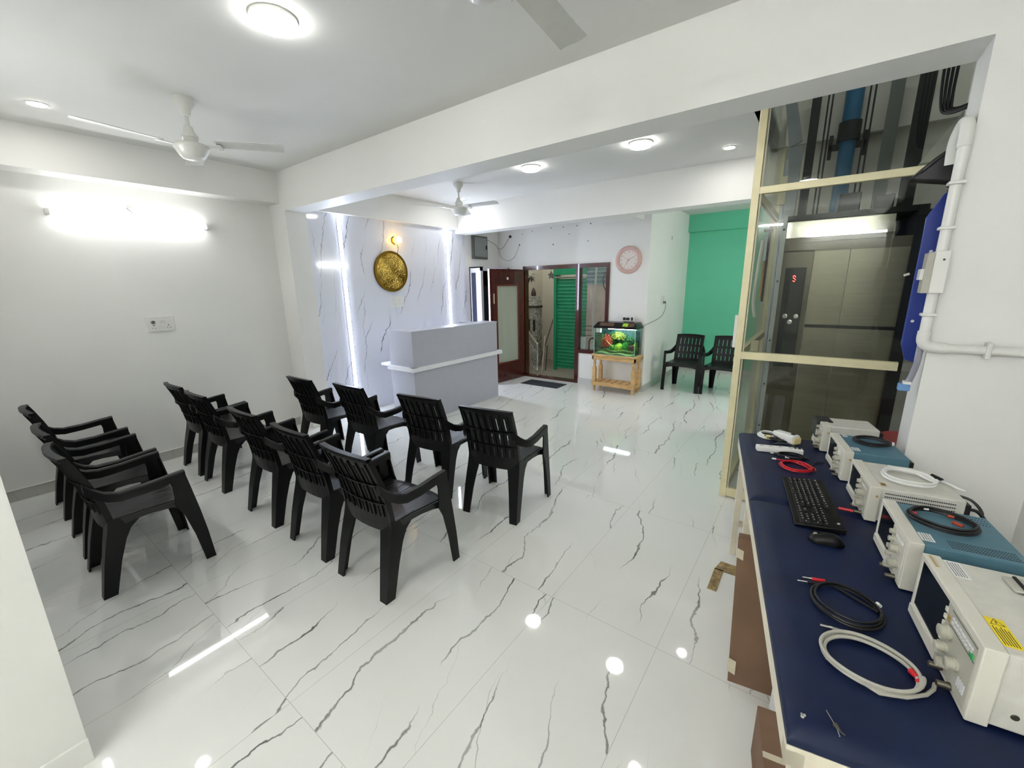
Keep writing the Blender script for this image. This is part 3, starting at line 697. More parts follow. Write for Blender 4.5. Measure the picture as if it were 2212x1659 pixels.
MB().box(Ld - 0.002, Ld + 0.004, -0.02, 0.02, 0.01, 2.04).build('edge_strip', 'mahogany_light', t)
MB().cyl((Ld - 0.08, 0.035, 1.45), (Ld - 0.08, 0.035, 1.62), 0.009, 10).build('handle', 'tape_beige', t)
MB().box(Ld / 2 - 0.02, Ld / 2 + 0.02, 0.02, 0.024, 1.86, 1.90).build('small_sign', 'label_white', t)

# things seen through the door
b = MB(); b.box(-5.45, -2.4, 6.78, 9.0, -0.15, -0.03); struct(b, 'floor', 'hall_floor')
b = MB(); b.box(-5.5, -2.4, 8.6, 8.75, -0.1, 3.2); struct(b, 'wall_hall', 'hall_wall')
b = MB(); b.box(-5.6, -5.45, 6.78, 8.75, -0.1, 3.2); struct(b, 'wall_hall', 'hall_wall')
b = MB(); b.box(-4.62, -4.47, 7.72, 8.6, -0.05, 3.0); struct(b, 'wall_column', 'hall_wall')
t = thing('roller_shutter', 'green slatted roller shutter seen through the open doorway', 'shutter', (-4.28, 7.60, -0.03))
def slats(x0, x1, z0, z1, n, yy=0.0, amp=0.012):
    b = MB(); k = n * 6
    b.slab(lambda u, v: (x0 + (x1 - x0) * u, yy + amp * abs(math.sin(PI * n * v)), z0 + (z1 - z0) * v), [0, 1], [i / k for i in range(k + 1)], (0, 0.006, 0)); return b
slats(-0.18, 0.62, 0.05, 1.90, 26).build('curtain', 'shutter_green', t, True)
MB().box(-0.24, -0.18, -0.03, 0.03, 0, 2.05).build('guide_rail', 'shutter_green', t)
MB().box(-0.24, 0.66, -0.05, 0.18, 1.98, 2.4).build('hood', 'shutter_green', t)
MB().cyl((-0.2, -0.03, 1.93), (0.62, -0.03, 1.93), 0.018, 12).build('bar', 'steel', t, True)
t = thing('stair_railing', 'stainless steel stair railing with thin balusters outside the doorway', 'railing', (-5.05, 7.15, -0.03))
A_ = Vector((-0.12, 0.35, 0.88)); B_ = Vector((0.43, -0.05, 0.60))
MB().cyl(A_, B_, 0.020, 12).build('handrail', 'chrome', t, True)
MB().cyl(A_ - Vector((0, 0, 0.2)), B_ - Vector((0, 0, 0.2)), 0.012, 10).build('lower_rail', 'chrome', t, True)
MB().cyl((0.43, -0.05, 0), (0.43, -0.05, 0.61), 0.020, 12).build('post', 'chrome', t, True)
for k in range(6):
    p = A_.lerp(B_, (k + 0.5) / 6.5); MB().cyl((p.x, p.y, 0.0), (p.x, p.y, p.z - 0.2), 0.007, 8).build('baluster', 'chrome', t, True)
for k, (x, lab) in enumerate(((-4.74, 'dark pole leaning on the hall wall behind the stair railing, longest of the sticks'), (-4.64, 'thin pale stick leaning on the hall wall right of the railing'), (-4.58, 'short dark stick leaning right of the railing'))):
    L_ = (1.6, 0.7, 0.5)[k]
    b = MB(); b.cyl((x - 0.02, 7.3 + 0.04 * k, -0.03), (x - 0.06, 7.5 + (0.9 if k == 0 else 0.02), L_), 0.011, 8); tag(b.build('stick', 'statue_dark' if k != 1 else 'tape_beige', None, True), lab, 'stick')
t = thing('tower_ornament', 'tall grey mosaic tower ornament standing behind the railing', 'ornament', (-5.14, 7.75, -0.03))
b = MB(); b.box(-0.14, 0.14, -0.12, 0.12, 0, 1.35); b.build('shaft', 'patterned', t)
b = MB(); b.loft([[(-0.14, -0.12, 1.35), (0.14, -0.12, 1.35), (0.14, 0.12, 1.35), (-0.14, 0.12, 1.35)], [(-0.10, -0.09, 1.55), (0.10, -0.09, 1.55), (0.10, 0.09, 1.55), (-0.10, 0.09, 1.55)]]); b.build('roof', 'patterned', t)
MB().lathe([(0.05, 1.55), (0.055, 1.62), (0.03, 1.70), (0.001, 1.74)], 12).build('finial', 'statue_dark', t, True)
MB().box(-0.15, 0.15, -0.13, 0.13, 1.30, 1.35).build('cornice', 'statue_dark', t)
for x in (-0.08, 0.06):
    MB().box(x, x + 0.06, -0.124, -0.12, 0.80, 1.05).build('opening', 'plant_black', t)
b = MB()
for k in range(26):
    a_ = 2 * PI * k / 26 * 2.6; el = -0.9 + 1.7 * random.random(); L_ = 0.15 + 0.05 * random.random()
    d = Vector((math.cos(a_) * math.cos(el), math.sin(a_) * math.cos(el), math.sin(el) - 0.2)); d.normalize(); s_ = d.cross(Vector((0, 0, 1))).normalized() * 0.012
    mid = d * L_ * 0.5; tip = d * L_ + Vector((0, 0, -0.02))
    b.add([(0, 0, 0), tuple(mid + s_), tuple(tip), tuple(mid - s_), tuple(mid + Vector((0, 0, 0.003)))], [(0, 1, 4), (1, 2, 4), (2, 3, 4), (3, 0, 4)])
o = b.build('hanging_plant', 'plant_black'); o.location = (-4.72, 7.0, 1.93); tag(o, 'dark spiky plant hanging at the top of the open doorway', 'plant')
b = MB(); pts = []
for k in range(10):
    r = 0.085 if k % 2 == 0 else 0.045; pts.append((r * math.cos(PI / 2 + k * PI / 5), 0, r * math.sin(PI / 2 + k * PI / 5)))
b.prism(pts, (0, 0.02, 0)); b.cyl((0, 0.01, 0.08), (0, 0.01, 0.2), 0.003, 6)
o = b.build('star_ornament', 'ornament'); o.location = (-4.62, 7.62, 1.95); tag(o, 'small grey star shaped ornament hanging in the doorway', 'ornament')
# beyond the side window
t = thing('louvre_shutter', 'grey green slatted shutter behind the top of the side window', 'shutter', (-3.2, 7.25, 1.75))
slats(-0.42, 0.5, 0, 0.65, 9).build('slats', 'louvre', t, True)
t = thing('draped_sheet', 'pinkish plastic sheet hanging behind the side window', 'sheet', (-3.2, 7.3, 0.3))
b = MB(); b.slab(lambda u, v: (-0.45 + 0.95 * u, 0.05 * math.sin(9 * u + 1.5 * v) + 0.02 * math.sin(23 * u), -0.32 + 1.77 * v), [i / 24 for i in range(25)], [0, .2, .4, .6, .8, 1], (0, 0.004, 0)); b.build('sheet', 'sheet_pink', t, True)
for z in (0.50, 0.60, 0.68): MB().cyl((-0.45, -0.09, z), (0.5, -0.09, z + 0.02), 0.007, 6).build('cord', 'statue_dark', t)
o = MB().cyl((-3.35, 6.95, -0.03), (-3.28, 6.95, 2.1), 0.018, 12).build('white_pipe', 'statue_white', None, True); tag(o, 'white vertical pipe just behind the side window', 'pipe')
wire('cable', 'dark cable drooping across the upper part of the side window', smooth_path([(-3.24, 7.24, 1.95), (-3.22, 7.10, 1.85), (-3.16, 7.05, 1.68), (-3.05, 7.05, 1.56), (-2.9, 7.05, 1.50)]), 0.010, 'statue_dark')
tag(MB().box(-3.42, -3.32, 6.67, 6.70, 0.627, 0.84).build('white_card', 'label_white'), 'small white card standing on the side window sill', 'card')
t = thing('arch_ornament', 'small brown arch shaped ornament on the side window sill', 'ornament', (-3.19, 6.69, 0.627))
b = MB(); b.tube([(0.07 * math.cos(PI * k / 12), 0, 0.11 + 0.09 * math.sin(PI * k / 12)) for k in range(13)], 0.014, 8); b.cyl((0.07, 0, 0), (0.07, 0, 0.12), 0.014, 8); b.cyl((-0.07, 0, 0), (-0.07, 0, 0.12), 0.014, 8); b.build('arch', 'statue_dark', t, True)
MB().prism([(-0.04, 0.002, 0), (0.04, 0.002, 0), (0.04, 0.002, 0.08), (0, 0.002, 0.13), (-0.04, 0.002, 0.08)], (0, 0.008, 0)).build('niche', 'label_white', t)

b = MB(); b.slab(lambda u, v: (u, v, 0.006), [-4.30, -3.9, -3.53], [6.03, 6.2, 6.40], (0, 0, -0.005)); o = b.build('door_mat', 'rubber_mat'); tag(o, 'dark grey doormat lying on the floor before the doorway', 'mat')

# ------------------------------------------------------------------ wall clock
t = thing('wall_clock', 'round pink wall clock on the back wall above the aquarium', 'clock', (-2.57, 6.62, 2.12))
rx = Matrix.Rotation(PI / 2, 4, 'X')
MB().lathe([(0.215, 0.0), (0.215, 0.02), (0.205, 0.038), (0.185, 0.044), (0.165, 0.036), (0.150, 0.030), (0.148, 0.012)], 64, rx).build('rim', 'clock_pink', t, True)
b = MB()
for k in range(48):
    a_ = 2 * PI * k / 48; b.sphere((0.172 * math.cos(a_), -0.041, 0.172 * math.sin(a_)), 0.005, 6)
b.build('beading', 'clock_face', t, True)
MB().lathe([(0.150, 0.010), (0.150, 0.016), (0.001, 0.016)], 48, rx).build('dial', 'clock_face', t)
nums = MB()
for k in range(1, 13):
    a_ = PI / 2 - k * PI / 6; tm_ = text_mb(str(k), 0.034, T(0.122 * math.cos(a_), -0.0165, 0.122 * math.sin(a_)) @ rx); nums.add(tm_.v, tm_.f)
nums.build('numerals', 'clock_ink', t)
def hand(a_, L_, w_, y, nm_):
    b = MB(); b.box(-w_, w_, y - 0.001, y + 0.001, -0.02, L_, Matrix.Rotation(a_, 4, 'Y')); b.build(nm_, 'clock_ink', t)
hand(math.radians(63), 0.105, 0.0025, -0.020, 'minute_hand'); hand(math.radians(210), 0.085, 0.0035, -0.018, 'hour_hand'); hand(math.radians(300), 0.095, 0.001, -0.022, 'second_hand')

# ------------------------------------------------------------------ aquarium on its stand
X0, X1, Y0, Y1 = -2.985, -2.255, 6.27, 6.575
t = thing('aquarium_stand', 'pine wood stand with turned legs and a slatted shelf under the aquarium', 'stand', ((X0 + X1) / 2, (Y0 + Y1) / 2, 0))
hx, hy = 0.37, 0.155
MB().box(-hx - 0.02, hx + 0.02, -hy - 0.02, hy + 0.015, 0.60, 0.625).build('top', 'pine', t, bevel=0.003)
b = MB(); b.box(-hx, hx, -hy, -hy + 0.022, 0.535, 0.60); b.box(-hx, hx, hy - 0.022, hy, 0.535, 0.60); b.box(-hx, -hx + 0.022, -hy, hy, 0.535, 0.60); b.box(hx - 0.022, hx, -hy, hy, 0.535, 0.60); b.build('apron', 'pine', t)
for sx in (-1, 1):
    for sy in (-1, 1):
        x, y = sx * (hx - 0.035), sy * (hy - 0.035); b = MB()
        b.lathe([(0.018, 0), (0.022, 0.05), (0.028, 0.07), (0.024, 0.085), (0.03, 0.09)], 14, T(x, y, 0))
        b.box(x - 0.028, x + 0.028, y - 0.028, y + 0.028, 0.09, 0.40)
        b.lathe([(0.03, 0.40), (0.02, 0.415), (0.026, 0.43), (0.018, 0.445), (0.026, 0.47), (0.018, 0.50), (0.028, 0.52), (0.028, 0.545)], 14, T(x, y, 0))
        b.build('leg', 'pine', t)
b = MB(); b.box(-hx, hx, -hy - 0.002, -hy + 0.02, 0.10, 0.155); b.box(-hx, hx, hy - 0.02, hy, 0.10, 0.155); b.box(-hx, -hx + 0.02, -hy, hy, 0.10, 0.155); b.box(hx - 0.02, hx, -hy, hy, 0.10, 0.155); b.build('shelf_frame', 'pine', t)
for k in range(6):
    x = -hx + 0.03 + k * 0.117; MB().box(x, x + 0.088, -hy + 0.02, hy - 0.02, 0.150, 0.162).build('slat', 'pine', t)
t = thing('aquarium', 'glass fish tank with a black hood standing on the pine stand', 'aquarium', ((X0 + X1) / 2, (Y0 + Y1) / 2, 0.626))
gx, gy, gh = 0.345, 0.145, 0.44
for nm_, q in (('front_pane', (-gx, gx, -gy, -gy + 0.005, 0.006, gh)), ('side_pane', (-gx, -gx + 0.005, -gy + 0.005, gy - 0.005, 0.006, gh)), ('side_pane', (gx - 0.005, gx, -gy + 0.005, gy - 0.005, 0.006, gh))):
    MB().box(*q).build(nm_, 'tank_glass', t)
MB().box(-gx, gx, -gy, gy, 0, 0.006).build('base_pane', 'sil_glass_edge', t)
MB().box(-gx, gx, gy - 0.006, gy, 0.006, gh).build('back_panel', 'water_back', t)
b = MB()
for sx in (-1, 1): b.box(sx * gx - 0.004, sx * gx + 0.004, -gy - 0.002, -gy + 0.004, 0.0, gh)
b.build('corner_seal', 'sil_glass_edge', t)
b = MB(); b.box(-gx - 0.015, gx + 0.015, -gy - 0.015, gy + 0.015, gh - 0.01, gh + 0.02)
b.loft([[(-gx - 0.012, -gy - 0.012, gh + 0.02), (gx + 0.012, -gy - 0.012, gh + 0.02), (gx + 0.012, gy + 0.012, gh + 0.02), (-gx - 0.012, gy + 0.012, gh + 0.02)], [(-gx + 0.03, -gy + 0.055, gh + 0.085), (gx - 0.03, -gy + 0.055, gh + 0.085), (gx - 0.03, gy + 0.01, gh + 0.085), (-gx + 0.03, gy + 0.01, gh + 0.085)]])
b.build('hood', 'tank_black', t, bevel=0.004)
def sticker(cx, w_, mt_):
    # sloped front face of the hood
    p = lambda u, v: (cx + (u - 0.5) * w_, -gy - 0.0135 + 0.067 * v, gh + 0.022 + 0.065 * v)
    b = MB(); b.slab(p, [0, 1], [0.12, 0.85], (0, -0.001, 0.001)); b.build('hood_picture', mt_, t)
sticker(-0.14, 0.24, 'leaf_brown'); sticker(0.17, 0.09, 'leaf_lime'); sticker(0.27, 0.09, 'leaf_brown')
MB().box(-0.15, 0.31, -0.05, 0.0, gh - 0.028, gh - 0.012).build('hood_fill_lamp', 'tank_fill_lamp', t)  # emissive strip added under the hood to keep the tank from going dark
MB().box(-gx + 0.015, -gx + 0.09, -gy + 0.03, -gy + 0.08, gh - 0.085, gh - 0.012).build('filter_box', 'white_plastic', t)
MB().cyl((-gx + 0.075, -gy + 0.05, 0.06), (-gx + 0.075, -gy + 0.05, gh - 0.08), 0.006, 8).build('filter_tube', 'tank_glass', t)
ax, ay, az = (X0 + X1) / 2, (Y0 + Y1) / 2, 0.632
b = MB(); b.slab(lambda u, v: (ax + u * 0.338, ay + v * 0.135, az + 0.035 + 0.012 * math.sin(7 * u) + 0.02 * v), [i / 8 - 1 for i in range(17)], [-1, -.5, 0, .5, 1], lambda u, v: (0, 0, -(0.034 + 0.012 * math.sin(7 * u) + 0.02 * v)))
o = b.build('aquarium_gravel', 'gravel', None, True); o['kind'] = 'stuff'; tag(o, 'green speckled gravel along the bottom of the fish tank', 'gravel')
def bush(x, y, z, rx_, ry_, rz_, material, label, n=620, leaf=0.010):
    b = MB(); rnd = random.Random(int(abs(x) * 1e4) % 997)
    for k in range(n):
        th = rnd.uniform(0, 2 * PI); ph = math.acos(rnd.uniform(-0.6, 1)); rr = rnd.uniform(0.45, 1.0)
        c = Vector((x + rx_ * rr * math.sin(ph) * math.cos(th), y + ry_ * rr * math.sin(ph) * math.sin(th), z + rz_ * rr * math.cos(ph)))
        q = Euler((rnd.uniform(0, 6), rnd.uniform(0, 6), rnd.uniform(0, 6))).to_matrix(); L_ = leaf * rnd.uniform(0.7, 1.3)
        vs_ = [(-L_, 0, 0), (0, -L_ * .5, 0.1 * L_), (L_, 0, 0), (0, L_ * .5, 0.1 * L_), (0, 0, L_ * .3)]
        b.add([tuple(c + q @ Vector(v)) for v in vs_], [(0, 1, 4), (1, 2, 4), (2, 3, 4), (3, 0, 4), (0, 3, 2, 1)])
    b.sphere((x, y, z), 1.0, 12, (rx_ * .5, ry_ * .5, rz_ * .5))
    return tag(b.build('aquarium_plant', material), label, 'plant', 'plants inside the fish tank')
bush(ax - 0.19, ay + 0.0, az + 0.17, 0.10, 0.07, 0.15, 'leaf_red', 'rust red bushy plant at the left in the fish tank')
bush(ax + 0.04, ay - 0.04, az + 0.105, 0.075, 0.06, 0.08, 'leaf_lime', 'yellow green bushy plant low at the centre of the fish tank')
bush(ax + 0.14, ay - 0.02, az + 0.12, 0.06, 0.05, 0.08, 'leaf_green', 'bright green bushy plant right of the yellow green one in the fish tank')
bush(ax - 0.02, ay + 0.07, az + 0.27, 0.13, 0.05, 0.09, 'leaf_olive', 'speckled olive plant high at the back of the fish tank')
bush(ax + 0.19, ay + 0.06, az + 0.21, 0.08, 0.06, 0.09, 'leaf_dark', 'dark green plant at the back right of the fish tank')
bush(ax + 0.24, ay - 0.02, az + 0.11, 0.05, 0.05, 0.06, 'leaf_brown', 'dull brown plant near the right end of the fish tank')
bush(ax - 0.29, ay + 0.07, az + 0.17, 0.04, 0.05, 0.15, 'leaf_green', 'tall green plant in the left back corner of the fish tank')
bush(ax + 0.285, ay + 0.05, az + 0.10, 0.035, 0.07, 0.10, 'leaf_lime', 'yellow green plant in the right corner of the fish tank')
bush(ax - 0.12, ay + 0.088, az + 0.20, 0.10, 0.03, 0.16, 'leaf_dark', 'dark green plant behind the red one in the fish tank')
bush(ax + 0.06, ay + 0.088, az + 0.17, 0.11, 0.03, 0.15, 'leaf_dark', 'broad dark green plant at the middle of the back of the fish tank')
bush(ax - 0.08, ay - 0.02, az + 0.09, 0.06, 0.05, 0.06, 'leaf_green', 'low green plant between the red and the yellow green ones in the fish tank')
b = MB(); b.tube([(ax - 0.17, ay - 0.07, az + 0.22), (ax - 0.10, ay - 0.09, az + 0.17), (ax - 0.02, ay - 0.10, az + 0.12)], 0.006, 8, rs=[0.005, 0.008, 0.003]); tag(b.build('driftwood', 'driftwood', None, True), 'thin pale driftwood stick leaning among the plants in the fish tank', 'driftwood')
t = thing('desk_clock', 'small white clock with dark dials standing on the aquarium hood', 'clock', (ax + 0.135, ay + 0.075, 0.626 + gh + 0.086))
MB().box(-0.105, 0.105, -0.02, 0.02, 0.006, 0.10).build('body', 'white_plastic', t, bevel=0.012)
for nm_, x, w_, h_ in (('left_dial', -0.058, 0.022, 0.022), ('display', -0.002, 0.030, 0.020), ('right_dial', 0.068, 0.016, 0.026)):
    MB().box(x - w_, x + w_, -0.024, -0.019, 0.05 - h_, 0.05 + h_).build(nm_, 'print_black', t, bevel=0.006)
MB().box(-0.07, 0.09, -0.022, 0.022, 0, 0.007).build('base', 'print_black', t)
t = plate('wall_socket', 'small white socket plate on the side wall next to the aquarium', (-2.24, 7.38, 1.465), 0.20, 0.15, [('socket', 0.05, 0.04), ('switch', -0.05, 0.0)])
t['category'] = 'socket'
t = thing('power_plug', 'grey plug and cord running from the side wall socket to the aquarium', 'plug', (-2.228, 7.43, 1.43))
MB().cyl((0, 0, 0), (0.045, 0, -0.005), 0.022, 14, 0.016).build('plug', 'cable_grey', t, True)
b = MB(); b.tube(smooth_path([(0.04, 0, -0.01), (0.045, -0.03, -0.12), (0.03, -0.16, -0.23), (0.02, -0.45, -0.28), (0.02, -0.72, -0.30), (-0.02, -0.87, -0.33)]), 0.005, 6); b.build('cord', 'cable_grey', t, True)
tag(MB().box(-2.24, -2.234, 7.71, 7.72, 2.48, 2.54).build('wall_hook', 'cable_grey'), 'small grey hook high on the pale side wall', 'hook')
t = thing('wall_box', 'flat white box mounted upright on the lift frame next to the green wall', 'box', (-0.555, 3.62, 1.25))
MB().box(0.022, 0.048, 0.0, 0.03, 0.0, 0.25).build('body', 'white_plastic', t, bevel=0.003)

# ------------------------------------------------------------------ lift
t = thing('lift_enclosure', 'glass lift enclosure in a cream metal frame right of centre', 'lift enclosure', (-0.505, 3.575, 0))
b = MB(); b.box(0, 0.048, 0, 0.048, 0, ZC); b.build('post', 'cream_metal', t, bevel=0.002)
b = MB(); b.box(0.048, 1.5, 0.0, 0.04, 2.352, 2.398); b.build('upper_rail', 'cream_metal', t, bevel=0.002)
b = MB(); b.box(0.048, 0.945, -0.005, 0.04, 1.172, 1.228); b.build('middle_rail', 'cream_metal', t, bevel=0.002)
b = MB(); b.box(0.048, 1.5, 0.0, 0.04, 0.012, 0.085); b.build('bottom_rail', 'cream_metal', t, bevel=0.002)
b = MB(); b.box(0.0, 0.04, 0.048, 1.75, 2.352, 2.398); b.box(0.0, 0.04, 0.048, 1.75, 1.172, 1.228); b.box(0.0, 0.04, 0.048, 1.75, 0.012, 0.085); b.build('side_rails', 'cream_metal', t)
b = MB(); b.box(0.0, 0.048, 1.75, 1.798, 0, ZC); b.build('post', 'cream_metal', t)
for z0, z1 in ((0.085, 1.172), (1.228, 2.352), (2.398, ZC)):
    MB().box(0.048, 1.5, 0.018, 0.024, z0, z1).build('front_pane', 'lift_glass', t)
    MB().box(0.016, 0.022, 0.048, 1.75, z0, z1).build('side_pane', 'lift_glass', t)
b = MB(); b.box(0.052, 0.062, 0.008, 0.018, 0.085, ZC); b.build('inner_bead', 'tape_beige', t)
for z in (2.33, 2.43): MB().box(0.16, 0.205, 0.026, 0.06, z - 0.06, z + 0.02).build('clip', 'tape_beige', t)
MB().box(0.10, 0.15, 0.05, 0.09, 1.23, 1.31).build('clip', 'tape_beige', t)

t = thing('lift_car', 'stainless steel lift car with a button panel standing behind the glass', 'lift', (-0.36, 4.40, 0))
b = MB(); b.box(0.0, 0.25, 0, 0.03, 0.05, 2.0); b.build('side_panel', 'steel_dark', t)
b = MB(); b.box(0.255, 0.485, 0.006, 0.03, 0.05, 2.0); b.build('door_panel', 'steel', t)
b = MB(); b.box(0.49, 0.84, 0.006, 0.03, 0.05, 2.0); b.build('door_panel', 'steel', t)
b = MB(); b.box(0.035, 0.725, -0.01, 0.03, 2.10, 2.235); b.build('header', 'header_steel', t, bevel=0.004)
b = MB(); b.box(0.03, 0.73, -0.014, 0.03, 2.065, 2.10); b.build('header_strip', 'steel_dark', t)
b = MB(); b.box(0.0, 0.84, 0.0, 0.03, 1.99, 2.07); b.build('lintel', 'steel_dark', t)
b = MB(); b.box(0.0, 0.9, -0.02, 0.5, 2.24, 2.28); b.build('roof', 'black_metal', t)
cp = MB().box(0.065, 0.215, -0.008, 0.0, 1.0, 1.86).build('control_panel', 'screen', t, bevel=0.01)
MB().box(0.125, 0.150, -0.012, -0.008, 1.74, 1.80).build('display', 'screen', cp)
b = MB()
for x, z in ((0.128, 1.79), (0.136, 1.795), (0.144, 1.785), (0.130, 1.775), (0.138, 1.77), (0.145, 1.76), (0.13, 1.75), (0.139, 1.746)): b.box(x - 0.003, x + 0.003, -0.0135, -0.012, z - 0.003, z + 0.003)
b.build('floor_number', 'red_led', cp)
for x, z in ((0.105, 1.45), (0.185, 1.45), (0.145, 1.40)): MB().lathe([(0.020, 0.008), (0.020, 0.014), (0.013, 0.016), (0.001, 0.014)], 20, T(x, 0, z) @ rx).build('button', 'chrome', cp, True)
b = MB(); b.box(0.255, 0.84, -0.02, -0.005, 1.36, 1.385); b.build('handrail', 'black_metal', t)
b = MB(); b.box(0.84, 0.92, -0.04, 0.5, 0.05, 2.24); b.build('corner_post', 'black_metal', t)
b = MB(); b.box(0.0, 0.84, 0.03, 0.5, 0.05, 0.10); b.build('platform', 'black_metal', t)

def rail(name, label, x0, x1, y, z0, z1, material, d=0.05, cat='rail'):
    return tag(MB().box(x0, x1, y, y + d, z0, z1).build(name, material), label, cat)
t = thing('door_post', 'pale grey steel angle post with bolts just behind the lift glass', 'post', (-0.315, 3.80, 0))
MB().box(0, 0.032, 0, 0.004, 0, 2.22).build('flange', 'grey_metal', t)
MB().box(0, 0.004, 0.004, 0.05, 0, 2.22).build('web', 'grey_metal', t)
MB().box(-0.025, -0.006, 0, 0.01, 0, 2.6).build('channel', 'grey_metal', t)
for z in (2.12, 1.75, 1.30, 0.95, 0.6): MB().cyl((0.017, -0.006, z), (0.017, 0.0, z), 0.007, 10).build('bolt', 'print_black', t)
t = thing('door_operator', 'white curved arm with door machinery behind the left edge of the lift glass', 'machinery', (-0.42, 3.74, 0))
b = MB(); b.tube(smooth_path([(0.0, 0, 2.05), (-0.012, 0, 1.8), (-0.016, 0, 1.60), (0.005, 0, 1.48)]), 0.012, 8); b.build('arm', 'white_plastic', t, True)
MB().box(0.01, 0.045, 0.0, 0.05, 1.9, 2.08).build('motor', 'grey_metal', t, bevel=0.004)
MB().box(0.015, 0.03, 0.01, 0.04, 1.62, 1.9).build('rod', 'driftwood', t)
MB().cyl((0.0, 0, 2.12), (0.06, 0, 2.12), 0.012, 8).build('wheel', 'print_black', t)
MB().box(0.032, 0.046, 0.0, 0.03, 1.6, 2.15).build('plate', 'black_metal', t)
rail('guide_rail', 'wide black guide rail left of the blue pipe in the lift shaft', -0.31, -0.24, 5.15, 2.28, 4.99, 'black_metal')
rail('guide_rail', 'dark guide rail right of the blue pipe in the lift shaft', 0.24, 0.33, 5.15, 2.28, 4.99, 'box_dark')
rail('guide_rail', 'broad black upright at the right end of the lift shaft', 0.40, 0.50, 4.96, 0.0, 4.99, 'black_metal')
t = thing('hydraulic_cylinder', 'thick blue hydraulic pipe rising in the lift shaft', 'pipe', (0.0, 5.2, 0))
MB().cyl((0, 0, 2.2), (0, 0, 3.0), 0.062, 24).build('lower_tube', 'blue_pipe', t, True)
MB().cyl((0, 0, 3.1), (0, 0, 4.9), 0.068, 24).build('upper_tube', 'blue_pipe', t, True)
MB().cyl((0, 0, 2.98), (0, 0, 3.14), 0.085, 24).build('coupling', 'black_metal', t, True)
b = MB(); b.box(-0.14, 0.14, -0.02, 0.02, 2.92, 2.97); b.box(-0.14, -0.11, -0.02, 0.02, 2.85, 3.05); b.box(0.11, 0.14, -0.02, 0.02, 2.85, 3.05); b.build('bracket', 'black_metal', t)
for x, lab in ((-0.185, 'left of the blue pipe, outer one'), (-0.155, 'left of the blue pipe, inner one'), (0.105, 'right of the blue pipe, inner one'), (0.14, 'right of the blue pipe, outer one')):
    tag(MB().cyl((x, 5.12, 2.28), (x, 5.12, 4.95), 0.007, 8).build('lift_rope', 'black_metal', None, True), 'thin black lift rope ' + lab, 'rope', 'ropes in the lift shaft')
tag(MB().box(-0.50, 0.98, 5.28, 5.35, 3.05, 3.35).build('shaft_beam', 'shaft_plaster'), 'grey plaster beam across the back of the lift shaft', 'beam')
for x0, x1, h_, nm_, lab in ((0.02, 0.16, 0.14, 'pump_motor', 'dark motor block lying on the lift car roof'), (0.24, 0.36, 0.10, 'junction_box', 'low dark box on the lift car roof right of the motor')):
    tag(MB().box(x0 - 0.02, x1 - 0.02, 4.42, 4.62, 2.281, 2.281 + h_).build(nm_, 'black_metal', None, bevel=0.01), lab, 'machinery')
t = thing('white_channel', 'white sloping metal channel at the top left inside the lift shaft', 'channel', (-0.50, 4.6, 2.45))
b = MB(); b.loft([[(0.02, 0, 0.85), (0.10, 0, 0.85), (0.10, 0.04, 0.85), (0.02, 0.04, 0.85)], [(0.10, 0, 0.42), (0.19, 0, 0.46), (0.19, 0.04, 0.46), (0.10, 0.04, 0.42)]]); b.build('sloping_arm', 'grey_metal', t)
MB().box(0.08, 0.20, 0.0, 0.05, -0.15, 0.42).build('cover', 'grey_metal', t)

# right of the lift: cladding, brackets, pipes
t = thing('blue_panel', 'deep blue metal panel standing upright between the lift and the white wall', 'panel', (0.355, 2.93, 1.36))
b = MB(); b.prism([(0.025, 0, -0.02), (0.30, 0, -0.1), (0.30, 0, 0.84), (0.10, 0, 0.83), (0.045, 0, 0.78), (0.0, 0, 0.68), (0.0, 0, 0.06)], (0.0, 0.02, 0)); b.build('sheet', 'blue_sheet', t, bevel=0.004)
for x, z in ((0.025, 0.18), (0.04, 0.52)): MB().cyl((x, 0, z), (x, -0.004, z), 0.007, 10).build('rivet', 'label_white', t)
t = thing('wrapped_bracket', 'black taped bracket sticking out beside the upper lift rail', 'bracket', (0.34, 2.79, 2.20))
b = MB(); b.prism([(-0.09, 0, 0.0), (0.10, 0, -0.04), (0.14, 0, -0.04), (0.14, 0, 0.12), (0.06, 0, 0.135), (0.01, 0, 0.095)], (0, 0.08, 0)); b.build('plate', 'black_rubber', t, bevel=0.008)
b = MB(); b.tube(smooth_path([(-0.07, 0.02, 0.01), (-0.04, 0.0, 0.04), (0.03, 0.0, 0.10), (0.12, 0.0, 0.115)]), 0.010, 8); b.build('wrapped_edge', 'black_rubber', t, True)
for k in range(4): MB().sphere((0.065 + 0.005 * k, 0.02, -0.02 - 0.022 * k), 0.018, 10, (1.5, 1, .7)).build('tape_lump', 'black_rubber', t)
t = thing('cable_bundle', 'bundle of black cables hanging in a bend at the top right corner', 'cables', (0.375, 3.25, 2.63))
for k in range(4):
    x = -0.03 + 0.014 * k
    b = MB(); b.tube(smooth_path([(x, 0, 0.9), (x + 0.004 * k, 0, 0.35), (x + 0.012, 0, 0.02), (x + 0.05 - 0.006 * k, -0.01, -0.06 + 0.006 * k), (0.15, -0.03, -0.03 + 0.006 * k)]), 0.0065, 8); b.build('cable', 'black_rubber', t, True)
o = MB().prism([(0.36, 3.62, 2.42), (1.04, 3.62, 3.6), (1.04, 3.62, 2.42)], (0, 0.1, 0)).build('stair_slab', 'shaft_white'); tag(o, 'grey sloping slab edge behind the opening at the right', 'slab')
tag(MB().box(0.50, 0.53, 3.50, 3.56, 2.45, 4.9).build('wall_conduit', 'shaft_white'), 'pale vertical conduit on the shaft wall behind the hanging cables', 'conduit')

